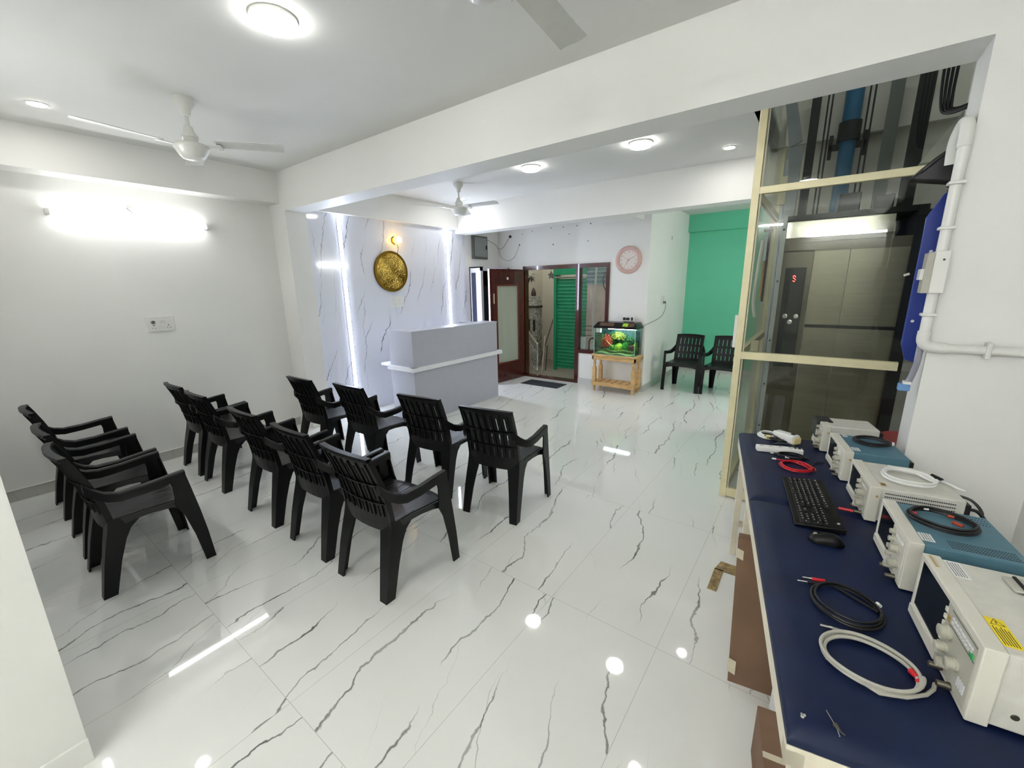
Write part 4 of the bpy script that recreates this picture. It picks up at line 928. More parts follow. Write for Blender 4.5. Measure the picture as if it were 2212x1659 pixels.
t = thing('pipe_run', 'white plastic conduit pipe running down the wall edge and then along the wall', 'pipe', (0.366, 2.499, 0))
b = MB(); b.tube(smooth_path([(0.0, 0.16, 2.22), (-0.005, 0.14, 2.30), (0.0, 0.07, 2.352), (0.004, 0.02, 2.33), (0.004, 0.005, 2.25)]), 0.0225, 14); b.build('top_elbow', 'white_plastic', t, True)
b = MB(); b.cyl((0.004, 0.005, 2.27), (0.004, 0.0, 1.50), 0.0185, 16); b.build('upright', 'white_plastic', t, True)
b = MB(); b.tube(smooth_path([(0.004, 0.0, 1.53), (0.006, 0.0, 1.485), (0.03, -0.001, 1.463), (0.08, -0.001, 1.459)]), 0.0225, 14); b.build('elbow', 'white_plastic', t, True)
b = MB(); b.cyl((0.06, 0.0, 1.459), (0.41, 0.0, 1.459), 0.0180, 16); b.build('horizontal_pipe', 'white_plastic', t, True)
for x, z in ((0.20, 1.459),): MB().box(x - 0.008, x + 0.008, -0.024, 0.025, z - 0.034, z + 0.034).build('clamp', 'white_plastic', t, bevel=0.004)
for z in (1.95, 1.60, 2.12): MB().box(-0.022, 0.03, -0.024, 0.024, z - 0.006, z + 0.006).build('clamp', 'white_plastic', t, bevel=0.003)
t = thing('breaker_box', 'grey white breaker box with a small lever fixed on the upright pipe', 'breaker box', (0.315, 2.50, 1.69))
MB().box(0.035, 0.08, -0.035, 0.06, 0.0, 0.17).build('box', 'white_plastic', t, bevel=0.003)
MB().box(0.012, 0.036, -0.03, 0.055, 0.0, 0.165).build('front_cover', 'grey_rubber', t, bevel=0.003)
MB().box(0.0, 0.014, -0.015, 0.045, 0.055, 0.10).build('breaker', 'white_plastic', t, bevel=0.002)
MB().box(-0.012, 0.004, -0.005, 0.03, 0.083, 0.092, Matrix.Rotation(-0.4, 4, 'Y')).build('lever', 'grey_rubber', t)
MB().cyl((0.062, -0.037, 0.135), (0.062, -0.034, 0.135), 0.004, 10).build('screw', 'print_black', t)
t = thing('clear_hose', 'grey translucent hose with a pale blue valve hanging below the pipe elbow', 'hose', (0.362, 2.54, 1.25))
b = MB(); b.tube(smooth_path([(0.012, 0.0, 0.21), (0.010, 0.0, 0.13), (0.0, 0.015, 0.05), (-0.008, 0.02, 0.03)]), 0.012, 10); b.build('hose', 'hose_clear', t, True)
MB().box(-0.035, 0.006, 0.0, 0.035, 0.0, 0.032).build('valve', 'valve_blue', t, bevel=0.004)
MB().box(-0.02, 0.006, 0.0, 0.035, 0.032, 0.045).build('collar', 'label_white', t)

t = thing('red_stool', 'dull red plastic stool partly hidden behind the farthest oscilloscope', 'stool', (0.52, 3.15, 0))
MB().lathe([(0.17, 0.80), (0.18, 0.83), (0.16, 0.85), (0.001, 0.85)], 28).build('seat', 'red_stool', t, True)
for k in range(4):
    a_ = PI / 4 + k * PI / 2; MB().cyl((0.19 * math.cos(a_), 0.19 * math.sin(a_), 0), (0.13 * math.cos(a_), 0.13 * math.sin(a_), 0.81), 0.02, 10).build('leg', 'red_stool', t)

# ------------------------------------------------------------------ bench
BA = math.atan2(2.82 - 0.842, -0.323 - 0.062) - PI / 2      # rotation of the bench
BO = (0.0545, 0.881)
Bx = lambda u, v, z=0: (BO[0] + u * math.cos(BA) - v * math.sin(BA), BO[1] + u * math.sin(BA) + v * math.cos(BA), z)
t = thing('padded_bench', 'long bench padded in navy blue vinyl with a cream metal frame', 'bench', (*BO, 0), BA)
BW, BL, BT = 0.64, 1.975, 0.84
def cushion(v0, v1, near):
    rings = []
    prof = [(0.0, -0.045), (0.0, -0.012), (0.004, -0.004), (0.012, 0.0)]
    b = MB()
    nu, nv = 14, 22
    def F(u, v):
        du = min(u, 1 - u) * BW; dv = min(v, 1 - v) * (v1 - v0)
        dr = min(du, dv); z = BT - 0.02 * max(0, 1 - dr / 0.03) ** 2 - (0.014 * max(0, 1 - v * (v1 - v0) / 0.07) ** 2 if near else 0)
        return (u * BW, v0 + v * (v1 - v0), z)
    us_ = [0, .008, .02, .045, .1, .25, .4, .5, .6, .75, .9, .955, .98, .992, 1]; k = 1.0 / (v1 - v0)
    vs_ = sorted({0, .005 * k, .015 * k, .03 * k, .05 * k, .07 * k, .25, .5, .75, 1 - .03 * k, 1 - .015 * k, 1 - .005 * k, 1})
    b.slab(F, us_, vs_, lambda u, v: (0, 0, -0.045 - (F(u, v)[2] - BT)))
    b.build('cushion', 'navy_vinyl', t, True)
cushion(0.0, 1.06, True); cushion(1.064, BL, False)
b = MB(); b.box(0.0, BW, 0.0, BL, BT - 0.060, BT - 0.047); b.build('board', 'bench_cream', t)
b = MB(); b.box(0.0, 0.035, 0.0, BL, BT - 0.10, BT - 0.060); b.box(BW - 0.035, BW, 0.0, BL, BT - 0.10, BT - 0.060); b.box(0.0, BW, 0.0, 0.035, BT - 0.10, BT - 0.060); b.box(0.0, BW, BL - 0.035, BL, BT - 0.10, BT - 0.060); b.build('frame', 'bench_cream', t)
for u in (0.02, BW - 0.055):
    for v in (0.02, 1.35, BL - 0.055):
        MB().box(u, u + 0.035, v, v + 0.035, 0, BT - 0.10).build('leg', 'bench_cream', t)
for v in (0.03, BL - 0.045): MB().box(0.03, BW - 0.03, v, v + 0.02, 0.20, 0.235).build('cross_bar', 'bench_cream', t)
MB().lathe([(0.006, BT - 0.006), (0.005, BT + 0.002), (0.001, BT + 0.003)], 12, T(0.03, 0.04, 0)).build('stud', 'chrome', t, True)

# things under the bench
def at_b(u, v, z=0): return Bx(u, v, z)
t = thing('cardboard_box', 'flattened brown cardboard box with taped corners leaning under the bench', 'box', (-0.135, 1.77, 0), math.radians(4))
b = MB(); b.prism([(0.0, 0.0, 0.0), (0.0, 0.62, 0.0), (0.01, 0.62, 0.62), (0.01, 0.03, 0.60)], (0.03, 0, 0)); 
b = MB(); b.prism([(0, 0, 0), (0.50, 0.05, 0), (0.50, 0.24, 0.62), (-0.03, 0.20, 0.60)], (0.0, 0.05, 0)); b.build('panel', 'cardboard', t)
MB().prism([(-0.006, -0.002, 0.055), (0.025, 0.0, 0.045), (0.024, 0.018, 0.10), (-0.008, 0.016, 0.11)], (0.0, -0.002, 0.001)).build('tape', 'tape_beige', t)
MB().prism([(-0.030, 0.172, 0.52), (0.0, 0.172, 0.51), (-0.001, 0.185, 0.55), (-0.031, 0.183, 0.56)], (0.0, -0.002, 0.001)).build('tape', 'tape_beige', t)
t = thing('foam_slab', 'white foam slab standing under the near end of the bench', 'slab', (0.085, 1.42, 0), BA)
MB().box(0, 0.05, 0, 0.30, 0.0, 0.42, Matrix.Rotation(0.1, 4, 'X')).build('body', 'label_white', t)
t = thing('carton', 'small brown carton on the floor under the near end of the bench', 'box', (0.06, 1.15, 0), BA)
MB().box(0, 0.36, 0, 0.36, 0, 0.22).build('body', 'cardboard', t)
MB().box(0, 0.36, 0.17, 0.19, 0.22, 0.222).build('tape', 'tape_beige', t)
b = MB(); b.slab(lambda u, v: (-0.34 + 0.22 * u + 0.02 * v, 2.55 + 0.10 * v, 0.003), [0, .5, 1], [0, 1], (0, 0, -0.002)); b.slab(lambda u, v: (-0.34 + 0.05 * u, 2.34 + 0.22 * v, 0.003), [0, 1], [0, 1], (0, 0, -0.002))
o = b.build('floor_tape', 'stain_tape'); tag(o, 'brown stained tape stuck on the floor tile beside the bench leg', 'tape')

# ------------------------------------------------------------------ oscilloscopes
def knob(par, x, y, z, r, L_, material='knob_grey', nm_='knob'):
    MB().lathe([(r * 1.12, 0), (r * 1.12, L_ * 0.25), (r, L_ * 0.3), (r * 0.94, L_ * 0.95), (r * 0.8, L_), (0.0005, L_)], 22, T(x, y, z) @ Matrix.Rotation(-PI / 2, 4, 'Y')).build(nm_, material, par, True)
def scope(x, y, deg, W_, D_, H_, case, label, style):
    t = thing('oscilloscope', label, 'oscilloscope', (x, y, BT + 0.001), math.radians(deg), 'oscilloscopes in a row on the bench')
    fz = 0.008
    b = MB(); b.box(0.034, D_, 0.006, W_ - 0.006, fz, H_ - 0.003); cs = b.build('case', case, t, bevel=0.005)
    for (fx, fy) in ((0.06, 0.03), (0.06, W_ - 0.03), (D_ - 0.03, 0.03), (D_ - 0.03, W_ - 0.03)):
        MB().cyl((fx, fy, 0), (fx, fy, fz + 0.001), 0.010, 12).build('foot', 'vent_black', t)
    # bezel with a window
    ys = [0, 0.014, W_ * 0.47, W_ - 0.016, W_]; zs_ = [fz - 0.004, 0.022 + H_ * 0.10, H_ - 0.016, H_]
    b = MB(); b.slab(lambda u, v: (0.0, u, v), ys, zs_, (0.036, 0, 0), keep=lambda i, j: not (i == 2 and j == 1)); b.build('bezel', 'scope_bezel', t, bevel=0.003)
    MB().box(0.002, 0.006, W_ * 0.47, W_ - 0.016, 0.022 + H_ * 0.10, H_ - 0.016).build('screen', 'screen', t)
    b = MB(); b.box(-0.004, 0.0, W_ * 0.46, W_ - 0.008, fz, 0.018 + H_ * 0.08); b.build('lower_trim', 'scope_bezel', t)
    b = MB(); b.box(-0.002, 0.001, 0.012, W_ * 0.445, 0.018, H_ - 0.014); b.build('control_plate', 'scope_grey' if style != 'blue' else 'scope_bezel', t)
    # knobs and buttons
    kx = -0.001
    if style == 'big':
        for ky, kz, r in ((0.36, 0.62, 0.0145), (0.36, 0.40, 0.0115), (0.20, 0.42, 0.0125), (0.30, 0.26, 0.0115)): knob(t, kx, W_ * ky, H_ * kz, r, 0.020)
        for k in range(7): MB().box(-0.005, 0.0, W_ * 0.435, W_ * 0.462, H_ * (0.20 + 0.10 * k), H_ * (0.26 + 0.10 * k)).build('soft_key', 'scope_bezel', t, bevel=0.001)
        for k in range(9):
            for q in range(2): MB().box(-0.004, 0.0, W_ * (0.335 - 0.032 * k), W_ * (0.355 - 0.032 * k), H_ * (0.82 - 0.055 * q), H_ * (0.85 - 0.055 * q)).build('button', 'print_white', t)
        b = MB(); b.box(-0.003, 0.0, W_ * 0.04, W_ * 0.38, H_ * 0.715, H_ * 0.722); b.box(-0.003, 0.0, W_ * 0.04, W_ * 0.38, H_ * 0.905, H_ * 0.912); b.build('panel_line', 'box_dark', t)
        MB().box(-0.005, 0.0, W_ * 0.05, W_ * 0.10, H_ * 0.73, H_ * 0.79).build('run_button', 'green_button', t, bevel=0.002)
        MB().box(-0.003, 0.0, W_ * 0.385, W_ * 0.42, H_ * 0.72, H_ * 0.80).build('yellow_mark', 'gold_print', t)
        for k, (ky, kz) in enumerate(((0.345, 0.13), (0.20, 0.10))): knob(t, kx, W_ * ky, H_ * kz, 0.0075, 0.024, 'steel_dark', 'connector')
        for k in range(4): MB().box(-0.004, 0.0, W_ * (0.13 - 0.024 * k), W_ * (0.142 - 0.024 * k), H_ * 0.24, H_ * 0.36).build('slide_mark', 'print_white', t)
    else:
        for k in range(4): knob(t, kx, W_ * 0.375, H_ * (0.82 - 0.155 * k), 0.0085, 0.014)
        for ky, kz, r in ((0.20, 0.62, 0.013), (0.17, 0.36, 0.013), (0.27, 0.20, 0.010)): knob(t, kx, W_ * ky, H_ * kz, r, 0.022)
        for k in range(4): MB().box(-0.004, 0.0, W_ * (0.28 - 0.06 * k), W_ * (0.315 - 0.06 * k), H_ * 0.80, H_ * 0.84).build('button', 'print_white', t)
        for k, ky in enumerate((0.34, 0.14)): knob(t, kx, W_ * ky, H_ * 0.10, 0.007, 0.024, 'steel_dark', 'connector')
    MB().box(D_ - 0.002, D_ + 0.018, 0.015, 0.06, 0.05, H_ - 0.02).build('rear_guard', 'black_rubber', t, bevel=0.003)
    return t
def holes_side(t, x0, x1, z0, z1, nx, nz):          # vent holes on the side that faces the camera
    b = MB()
    for i in range(nx):
        for j in range(nz):
            x = x0 + (x1 - x0) * i / (nx - 1); z = z0 + (z1 - z0) * j / max(1, nz - 1); b.box(x - 0.0018, x + 0.0018, 0.0052, 0.0062, z - 0.0022, z + 0.0022)
    b.build('side_vents', 'vent_black', t)
def holes_top(t, x0, x1, y0, y1, nx, ny, z):
    b = MB()
    for i in range(nx):
        for j in range(ny):
            x = x0 + (x1 - x0) * i / (nx - 1); y = y0 + (y1 - y0) * j / max(1, ny - 1); b.cyl((x, y, z - 0.001), (x, y, z + 0.0006), 0.0021, 8)
    b.build('top_vents', 'vent_black', t)
def sticker_top(t, x0, x1, y0, y1, z, rows=4, nm_='label_sticker', material='label_white', rot=0.0, cols=0.8):
    mx = T((x0 + x1) / 2, (y0 + y1) / 2, z) @ RZ(rot); w_, h_ = (x1 - x0) / 2, (y1 - y0) / 2
    s_ = MB().box(-w_, w_, -h_, h_, 0, 0.0008, mx).build(nm_, material, t)
    b = MB()
    for k in range(rows):
        q = -w_ * 0.8 + 1.6 * w_ * (k + 0.5) / rows
        y_ = -h_ * 0.85
        rnd = random.Random(k)
        while y_ < h_ * 0.75:
            L_ = rnd.uniform(0.002, 0.006); b.box(q - 0.16 * w_ / rows * 1.6, q + 0.16 * w_ / rows * 1.6, y_, min(y_ + L_, h_ * 0.85), 0.0008, 0.0011, mx); y_ += L_ + 0.0015
    b.build('print', 'print_black', s_)
    return s_
s1 = scope(0.088, 2.685, 12.9, 0.185, 0.242, 0.150, 'scope_cream', 'cream oscilloscope with a black topped screen, farthest along the bench', 'cream')
MB().box(-0.012, 0.060, 0.075, 0.188, 0.055, 0.153).build('dark_screen_hood', 'print_black', s1, bevel=0.006)
MB().box(-0.013, -0.012, 0.085, 0.178, 0.062, 0.14).build('dark_screen', 'screen', s1)
s2 = scope(0.166, 2.315, 11.0, 0.277, 0.232, 0.147, 'scope_blue', 'blue cased oscilloscope with a black cable coil on it, second from the far end', 'blue')
s3 = scope(0.232, 1.953, 8.9, 0.286, 0.268, 0.147, 'scope_cream', 'cream oscilloscope carrying the coiled white cable, in the middle of the row', 'cream')
s4 = scope(0.289, 1.538, 7.4, 0.285, 0.255, 0.164, 'scope_blue', 'blue cased oscilloscope with perforated top, second nearest on the bench', 'blue')
s5 = scope(0.347, 1.104, 7.7, 0.344, 0.33, 0.188, 'scope_cream', 'large cream oscilloscope with a yellow warning sticker, nearest to the camera', 'big')
sticker_top(s2, 0.040, 0.068, 0.040, 0.082, 0.1441, 3); sticker_top(s2, 0.046, 0.064, 0.236, 0.264, 0.1441, 3)
sticker_top(s4, 0.038, 0.067, 0.033, 0.079, 0.1611, 4)
sticker_top(s5, 0.037, 0.068, 0.258, 0.332, 0.1851, 5)
sticker_top(s3, 0.040, 0.056, 0.032, 0.058, 0.1441, 2, material='gold_print')
b = MB(); 
for k in range(6): b.box(0.009, 0.016, 0.283 + 0.009 * k, 0.289 + 0.009 * k, 0.188, 0.1884)
b.box(0.019, 0.0195, 0.283, 0.334, 0.188, 0.1884); b.build('gold_lettering', 'gold_print', s5)
holes_side(s3, 0.05, 0.24, 0.085, 0.125, 34, 4); holes_side(s5, 0.22, 0.32, 0.03, 0.11, 14, 8)
holes_top(s4, 0.10, 0.235, 0.022, 0.060, 24, 5, 0.161); holes_top(s4, 0.19, 0.24, 0.215, 0.262, 8, 4, 0.161)
for x, z in ((0.075, 0.135), (0.07, 0.045)): MB().lathe([(0.007, 0), (0.006, 0.0015), (0.003, 0.0015), (0.0028, 0.003), (0.0005, 0.003)], 18, T(x, 0.006, z) @ rx).build('case_screw', 'steel_dark', s5, True)
for s_ in (s1, s2, s3): MB().cyl((0.024, 0.002, 0.11), (0.024, -0.002, 0.11), 0.004, 10).build('bezel_screw', 'gold_print', s_)
# yellow warning sticker
ys_ = MB().box(-0.0155, 0.0155, -0.044, 0.044, 0, 0.0008, T(0.0525, 0.0725, 0.1851)).build('warning_sticker', 'label_yellow', s5)
mm = T(0.0525, 0.0725, 0.1861)
b = MB(); b.tube([mm @ Vector(p) for p in ((-0.011, 0.022, 0), (0.011, 0.022, 0), (0.0, 0.041, 0))], 0.0008, 6, closed=True)
b.box(-0.001, 0.001, 0.026, 0.034, 0, 0.0004, mm)
for k in range(6): b.box(-0.0115 + k * 0.0042, -0.0102 + k * 0.0042, -0.040, 0.016 - (k % 3) * 0.004, -0.0002, 0.0002, mm)
b.build('warning_print', 'print_black', ys_)
b = MB(); b.slab(lambda u, v: (0.135 + 0.17 * u, 0.245 + 0.06 * v - 0.03 * u, 0.186 + 0.010 * math.sin(PI * min(1, max(0, u * 1.1)) * 0.9) + 0.0), [0, .1, .3, .6, .85, 1], [0, .5, 1], (0, 0, 0.006)); b.build('carry_handle', 'scope_grey', s5, bevel=0.002)
b = MB(); b.box(0.150, 0.156, 0.235, 0.300, 0.185, 0.199); b.build('handle_strap', 'vent_black', s5)
# red probe clip on the third and connectors
def S_at(x, y, deg): 
    mx = T(x, y, BT) @ RZ(math.radians(deg)); return lambda *p: tuple(mx @ Vector(p))
A3 = S_at(0.232, 1.953, 8.9); A2 = S_at(0.166, 2.315, 11.0); A4 = S_at(0.289, 1.538, 7.4)
t = thing('test_lead', 'black test lead with red clips plugged into the middle cream oscilloscope', 'test lead', (0, 0, 0))
b = MB(); b.tube(smooth_path([A3(-0.025, 0.04, 0.015), A3(-0.05, 0.05, 0.012), A3(-0.07, 0.055, 0.010)]), 0.006, 8); b.build('red_clip', 'red_rubber', t, True)
b = MB(); b.tube(smooth_path([A3(-0.07, 0.055, 0.008), A3(-0.09, 0.055, 0.005), A3(-0.12, 0.065, 0.005)]), 0.003, 8); b.build('cable', 'black_rubber', t, True)
b = MB(); b.tube(smooth_path([(0.27, 0.04, 0.10), (0.31, 0.04, 0.10), (0.335, 0.03, 0.07), (0.345, 0.0, 0.03), (0.34, -0.06, 0.006)]), 0.006, 8); b.build('power_cord', 'black_rubber', s3, True)
b = MB(); b.tube(smooth_path([(0.275, 0.10, 0.125), (0.31, 0.08, 0.12), (0.33, 0.05, 0.09), (0.325, 0.045, 0.04), (0.32, 0.045, 0.006)]), 0.005, 8); b.build('signal_cord', 'black_rubber', s3, True)

# ------------------------------------------------------------------ cables
def coil(name, label, cx, cy, z, ru, rv, turns, r, material, rot=0.0, spread=0.12, tails=(), parts=(), seed=1, group='coiled cables on the bench'):
    t = thing(name, label, 'cable', (cx, cy, z), rot, group)
    rnd = random.Random(seed); pts = []
    for k in range(int(turns * 40) + 1):
        a_ = 2 * PI * k / 40; trn = k / 40
        s_ = 1 - spread * (0.5 + 0.5 * math.sin(trn * 2.3 + seed)) * (0.6 + 0.4 * math.cos(a_ + seed))
        lvl = r + (trn % 3) * r * 1.25 + 0.6 * r * math.sin(a_ * 1.5 + seed) ** 2
        pts.append((ru * s_ * math.cos(a_), rv * s_ * math.sin(a_), lvl))
    if tails: pts = [*tails[0], *pts] if tails[0] else pts
    if len(tails) > 1: pts = [*pts, *tails[1]]
    b = MB(); b.tube(smooth_path(pts, 2), r, 8); b.build('cable', material, t, True)
    for nm_, p, q, rr, mt_ in parts: MB().cyl(p, q, rr, 12, rr * 0.8).build(nm_, mt_, t, True)
    return t
coil('probe_cable', 'coiled black cable lying on the bench, with red and black connector tips', 0.160, 1.360, BT + 0.001, 0.082, 0.088, 4.2, 0.0034, 'black_rubber', 0.3, 0.2,
     tails=([(-0.02, 0.098, 0.004), (-0.01, 0.096, 0.004)],), seed=2,
     parts=[('red_boot', (-0.02, 0.098, 0.007), (-0.055, 0.098, 0.007), 0.0055, 'red_rubber'), ('silver_tip', (-0.055, 0.098, 0.007), (-0.080, 0.098, 0.007), 0.003, 'chrome'),
            ('black_boot', (-0.035, 0.078, 0.006), (-0.072, 0.078, 0.006), 0.0055, 'black_rubber'), ('silver_tip', (-0.072, 0.078, 0.006), (-0.098, 0.078, 0.006), 0.003, 'chrome'),
            ('white_tag', (0.085, 0.018, 0.012), (0.083, 0.030, 0.012), 0.006, 'label_white')])
coil('probe_cable', 'thick grey cable coiled on the bench nearest the camera, with a red clip', 0.198, 1.160, BT + 0.001, 0.096, 0.080, 3.6, 0.0042, 'grey_rubber', 0.15, 0.18,
     tails=([(-0.065, 0.088, 0.006), (-0.03, 0.088, 0.006), (0.02, 0.082, 0.006), (0.07, 0.055, 0.006)], [(-0.09, -0.02, 0.006), (0.0, -0.085, 0.006), (0.09, -0.045, 0.008), (0.118, 0.0, 0.006)]), seed=5,
     parts=[('silver_plug', (-0.058, 0.088, 0.007), (-0.085, 0.086, 0.007), 0.005, 'chrome'), ('red_clip', (0.078, 0.012, 0.012), (0.086, -0.004, 0.012), 0.007, 'red_rubber'), ('red_boot', (0.084, -0.014, 0.012), (0.086, -0.032, 0.012), 0.006, 'red_rubber')])
coil('probe_cable', 'coiled red cable lying on the bench beside the keyboard', -0.008, 2.372, BT + 0.001, 0.068, 0.068, 4.2, 0.0032, 'red_rubber', 0.1, 0.16,
     tails=([(-0.085, 0.062, 0.004), (-0.04, 0.068, 0.004), (0.0, 0.064, 0.004)], [(0.07, -0.02, 0.004), (0.082, 0.02, 0.004), (0.05, 0.062, 0.004)]), seed=3,
     parts=[('silver_plug', (-0.082, 0.062, 0.006), (-0.10, 0.060, 0.006), 0.005, 'label_white')])
coil('probe_cable', 'small black cable coil lying between the power strip and the red cable', -0.032, 2.503, BT + 0.001, 0.060, 0.042, 3.0, 0.0032, 'black_rubber', 0.1, 0.16,
     tails=([(-0.085, 0.012, 0.004), (-0.06, 0.01, 0.004)], [(0.05, 0.03, 0.004), (0.075, 0.0, 0.004)]), seed=6,
     parts=[('silver_plug', (-0.08, 0.012, 0.005), (-0.095, 0.014, 0.005), 0.004, 'label_white'), ('white_tag', (-0.03, -0.036, 0.012), (-0.012, -0.040, 0.012), 0.005, 'label_white')])
zt = BT + 0.147
coil('probe_cable', 'thick white cable coiled on top of the middle cream oscilloscope', 0.352, 2.100, zt, 0.077, 0.078, 3.0, 0.0045, 'white_rubber', 0.15, 0.14,
     tails=((), [(0.03, 0.08, 0.012), (0.075, 0.055, 0.008), (0.115, 0.01, 0.006), (0.135, -0.03, 0.006), (0.148, -0.036, 0.004)]), seed=4,
     parts=[('black_boot', (0.082, 0.052, 0.015), (0.105, 0.024, 0.012), 0.0075, 'black_rubber'), ('white_plug', (-0.04, 0.088, 0.012), (-0.02, 0.084, 0.012), 0.008, 'white_rubber')], group='coiled cables on the oscilloscopes')
coil('probe_cable', 'black cable coiled on the perforated blue oscilloscope, with coppery tips', 0.385, 1.722, BT + 0.1615, 0.080, 0.072, 3.2, 0.0042, 'black_rubber', 0.0, 0.14, seed=8,
     parts=[('copper_clip', (0.025, 0.010, 0.010), (0.045, -0.004, 0.010), 0.006, 'leaf_red'), ('copper_clip', (0.02, 0.052, 0.010), (0.035, 0.050, 0.010), 0.005, 'leaf_red'), ('white_tag', (-0.035, 0.064, 0.012), (-0.022, 0.066, 0.012), 0.005, 'label_white')], group='coiled cables on the oscilloscopes')
coil('probe_cable', 'black cable coiled on the blue oscilloscope farther down the bench', 0.270, 2.512, BT + 0.1445, 0.070, 0.060, 3.0, 0.0042, 'black_rubber', 0.1, 0.10, seed=9,
     parts=[('white_knob', (0.07, 0.0, 0.012), (0.082, -0.004, 0.012), 0.011, 'white_rubber'), ('white_tag', (-0.01, -0.055, 0.012), (0.008, -0.056, 0.012), 0.005, 'label_white')], group='coiled cables on the oscilloscopes')
o = MB().cyl(A4(0.055, 0.19, 0.1615), A4(0.055, 0.19, 0.175), 0.010, 14).build('rubber_cap', 'red_rubber', None, True); tag(o, 'small dark red cap standing on the front of the perforated blue oscilloscope', 'cap')
t = thing('test_lead', 'thin black lead running from the second oscilloscope to the red cable', 'test lead', (0, 0, 0))
b = MB(); b.tube(smooth_path([A2(-0.02, 0.20, 0.006), A2(-0.06, 0.19, 0.005), (0.06, 2.43, BT + 0.005), (0.03, 2.45, BT + 0.005)]), 0.003, 8); b.build('cable', 'black_rubber', t, True)

# ------------------------------------------------------------------ keyboard and mouse
t = thing('keyboard', 'black full size keyboard lying on the navy bench', 'keyboard', (0.0595, 1.997, BT + 0.001), math.atan2(-0.986, 0.167))
KL, KW = 0.44, 0.158
b = MB(); b.loft([[(-KL / 2, -KW / 2, 0), (KL / 2, -KW / 2, 0), (KL / 2, KW / 2, 0), (-KL / 2, KW / 2, 0)], [(-KL / 2, -KW / 2, 0.010), (KL / 2, -KW / 2, 0.010), (KL / 2, KW / 2, 0.022), (-KL / 2, KW / 2, 0.022)]]); b.build('body', 'black_plastic', t, bevel=0.003)
zk = lambda y: 0.010 + 0.012 * (y + KW / 2) / KW
def key(x0, x1, y0, y1):
    z = zk(y0); b = MB(); g = 0.0012
    b.loft([[(x0 + g, y0 + g, z), (x1 - g, y0 + g, z), (x1 - g, y1 - g, z + 0.001), (x0 + g, y1 - g, z + 0.001)], [(x0 + g * 2, y0 + g * 2, z + 0.005), (x1 - g * 2, y0 + g * 2, z + 0.005), (x1 - g * 2, y1 - g * 1.5, z + 0.006), (x0 + g * 2, y1 - g * 1.5, z + 0.006)]])
    b.build('key', 'black_rubber', t); KEYS.append(((x0 + x1) / 2, (y0 + y1) / 2, z + 0.0055))
KEYS = []; P_ = 0.0185; x_s = -KL / 2 + 0.012; rowy = [-0.060 + 0.0182 * k for k in range(6)]
rows = [[1.3, 1.2, 1.2, 6.0, 1.2, 1.2, 1.3, 1.3], [2.2] + [1] * 10 + [2.5], [1.8] + [1] * 11 + [1.9], [1.5] + [1] * 12 + [1.2], [1] * 13 + [1.7], [1.1] + [1.1] * 12]
for r_, ws in enumerate(rows):
    y = rowy[r_] + (0.006 if r_ == 5 else 0); x = x_s; tot = sum(ws); k_ = 0.272 / tot
    for w_ in ws: key(x, x + w_ * k_, y, y + 0.0178); x += w_ * k_
for c_ in range(3):
    x = x_s + 0.280 + c_ * P_
    for r_ in (3, 4): key(x, x + P_, rowy[r_], rowy[r_] + 0.0178)
    key(x, x + P_, rowy[0], rowy[0] + 0.0178)
key(x_s + 0.280 + P_, x_s + 0.280 + 2 * P_, rowy[1], rowy[1] + 0.0178)
for c_ in range(4):
    x = x_s + 0.342 + c_ * P_
    for r_ in range(5):
        if c_ == 3 and r_ in (1, 3): continue
        key(x, x + P_, rowy[r_], rowy[r_] + (0.036 if c_ == 3 and r_ in (0, 2) else 0.0178))
b = MB()
for kx_, ky_, kz_ in KEYS: b.box(kx_ - 0.0042, kx_ - 0.0012, ky_, ky_ + 0.0034, kz_, kz_ + 0.0007)
for k in range(6): b.box(x_s + 0.02 + 0.04 * k, x_s + 0.025 + 0.04 * k, rowy[5] + 0.010, rowy[5] + 0.014, 0.0285, 0.029)
b.build('key_legends', 'print_white', t)
b = text_mb('hp', 0.014, T(0.180, KW / 2 - 0.016, zk(KW / 2 - 0.014) + 0.0006) @ Matrix.Rotation(0.075, 4, 'X'), 0.0003); b.build('logo', 'print_white', t)
t = thing('computer_mouse', 'black computer mouse on the bench next to the keyboard', 'mouse', (0.115, 1.706, BT + 0.001), math.radians(8))
rings = []
for k in range(15):
    s_ = -1 + 2 * k / 14; x = s_ * 0.054; e = max(0.0, 1 - abs(s_) ** 3.2) ** 0.5; wd = max(0.004, 0.030 * e * (1 - 0.10 * math.cos(s_ * 2.2))); hh = max(0.003, 0.036 * e * (0.78 + 0.22 * math.cos((s_ - 0.25) * 1.8)))
    rings.append([(x, wd * math.cos(PI * j / 10), hh * math.sin(PI * j / 10) ** 0.8) for j in range(11)])
b = MB(); b.loft(rings); b.build('body', 'black_plastic', t, True)
MB().cyl((-0.034, -0.003, 0.0245), (-0.034, 0.003, 0.0245), 0.0065, 14).build('scroll_wheel', 'grey_rubber', t, True)
MB().box(-0.052, -0.012, -0.0006, 0.0006, 0.028, 0.0335).build('button_gap', 'black_rubber', t)

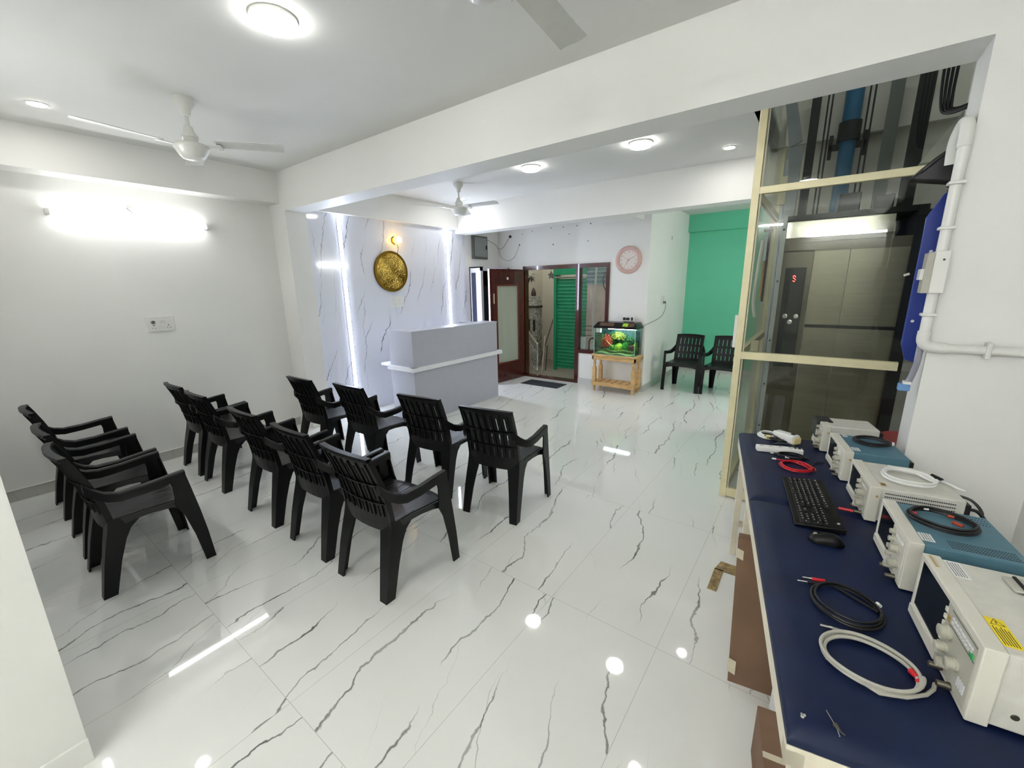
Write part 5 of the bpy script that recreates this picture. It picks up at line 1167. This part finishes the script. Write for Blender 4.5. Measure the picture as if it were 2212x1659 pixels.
# power strip, adapter bundle, little clip
t = thing('power_strip', 'white power strip with sockets on the far end of the bench', 'power strip', (-0.093, 2.555, BT + 0.001), math.radians(18))
MB().box(-0.11, 0.11, -0.022, 0.022, 0, 0.030).build('body', 'white_rubber', t, bevel=0.006)
for k in range(4):
    b = MB(); x = -0.085 + 0.045 * k; b.cyl((x, 0.006, 0.0300), (x, 0.006, 0.0306), 0.0035, 8)
    for dx in (-0.006, 0.006): b.cyl((x + dx, -0.006, 0.0300), (x + dx, -0.006, 0.0306), 0.0025, 8)
    b.build('socket_holes', 'print_black', t)
MB().box(0.088, 0.100, -0.008, 0.008, 0.0295, 0.034).build('switch', 'print_black', t)
b = MB(); b.tube(smooth_path([(0.075, -0.006, 0.034), (0.06, 0.03, 0.038), (0.03, 0.06, 0.03), (0.0, 0.10, 0.01)]), 0.005, 8); b.build('plug_cord', 'black_rubber', t, True)
t = thing('power_adapter', 'cream white power adapter lying on a tangle of black cord at the far end', 'adapter', (-0.075, 2.755, BT + 0.001), math.radians(-38))
b = MB(); b.loft([[(-0.07, -0.028, 0.022), (0.07, -0.034, 0.004), (0.07, 0.034, 0.004), (-0.07, 0.028, 0.022)], [(-0.072, -0.026, 0.050), (0.064, -0.030, 0.058), (0.064, 0.030, 0.058), (-0.072, 0.026, 0.050)]]); b.build('body', 'white_rubber', t, bevel=0.010)
MB().box(0.062, 0.076, -0.026, 0.026, 0.008, 0.046).build('end_cap', 'yellow_cream', t, bevel=0.006)
MB().box(0.03, 0.05, -0.006, 0.010, 0.0565, 0.0605).build('switch', 'print_black', t)
b = MB(); rnd = random.Random(4)
pts = [(-0.02 + 0.06 * math.cos(k * 1.1) * rnd.uniform(.5, 1), -0.045 + 0.03 * math.sin(k * 1.7), 0.006 + 0.018 * rnd.random()) for k in range(26)]
b.tube(smooth_path(pts, 4), 0.0028, 6); b.build('tangled_cord', 'black_rubber', t, True)
t = thing('charger_cable', 'flat loop of white charging cable beside the power adapter', 'cable', (-0.168, 2.80, BT + 0.001), 0.1)
b = MB()
for k in range(3): b.tube([((0.052 - 0.006 * k) * math.cos(2 * PI * j / 28), (0.062 - 0.008 * k) * math.sin(2 * PI * j / 28), 0.005 + 0.006 * k) for j in range(28)], 0.0045, 8, closed=True)
b.build('loops', 'white_rubber', t, True)
MB().box(-0.012, 0.012, -0.068, -0.045, 0.002, 0.024).build('binder', 'yellow_cream', t, bevel=0.002)
t = thing('test_pin', 'tiny silver pin clip lying alone near the corner of the bench', 'clip', (0.130, 0.937, BT + 0.001), math.radians(-62))
MB().cyl((-0.030, 0, 0.003), (0.002, 0, 0.003), 0.0016, 8).build('pin', 'chrome', t, True)
b = MB(); b.cyl((0.0, 0, 0.004), (0.014, 0.002, 0.004), 0.005, 10, 0.003); b.cyl((0.008, 0, 0.003), (0.020, 0.008, 0.003), 0.0012, 6); b.build('spring', 'steel_dark', t, True)
MB().cyl((0.010, -0.001, 0.003), (0.024, -0.004, 0.003), 0.0012, 6).build('wire_end', 'chrome', t)
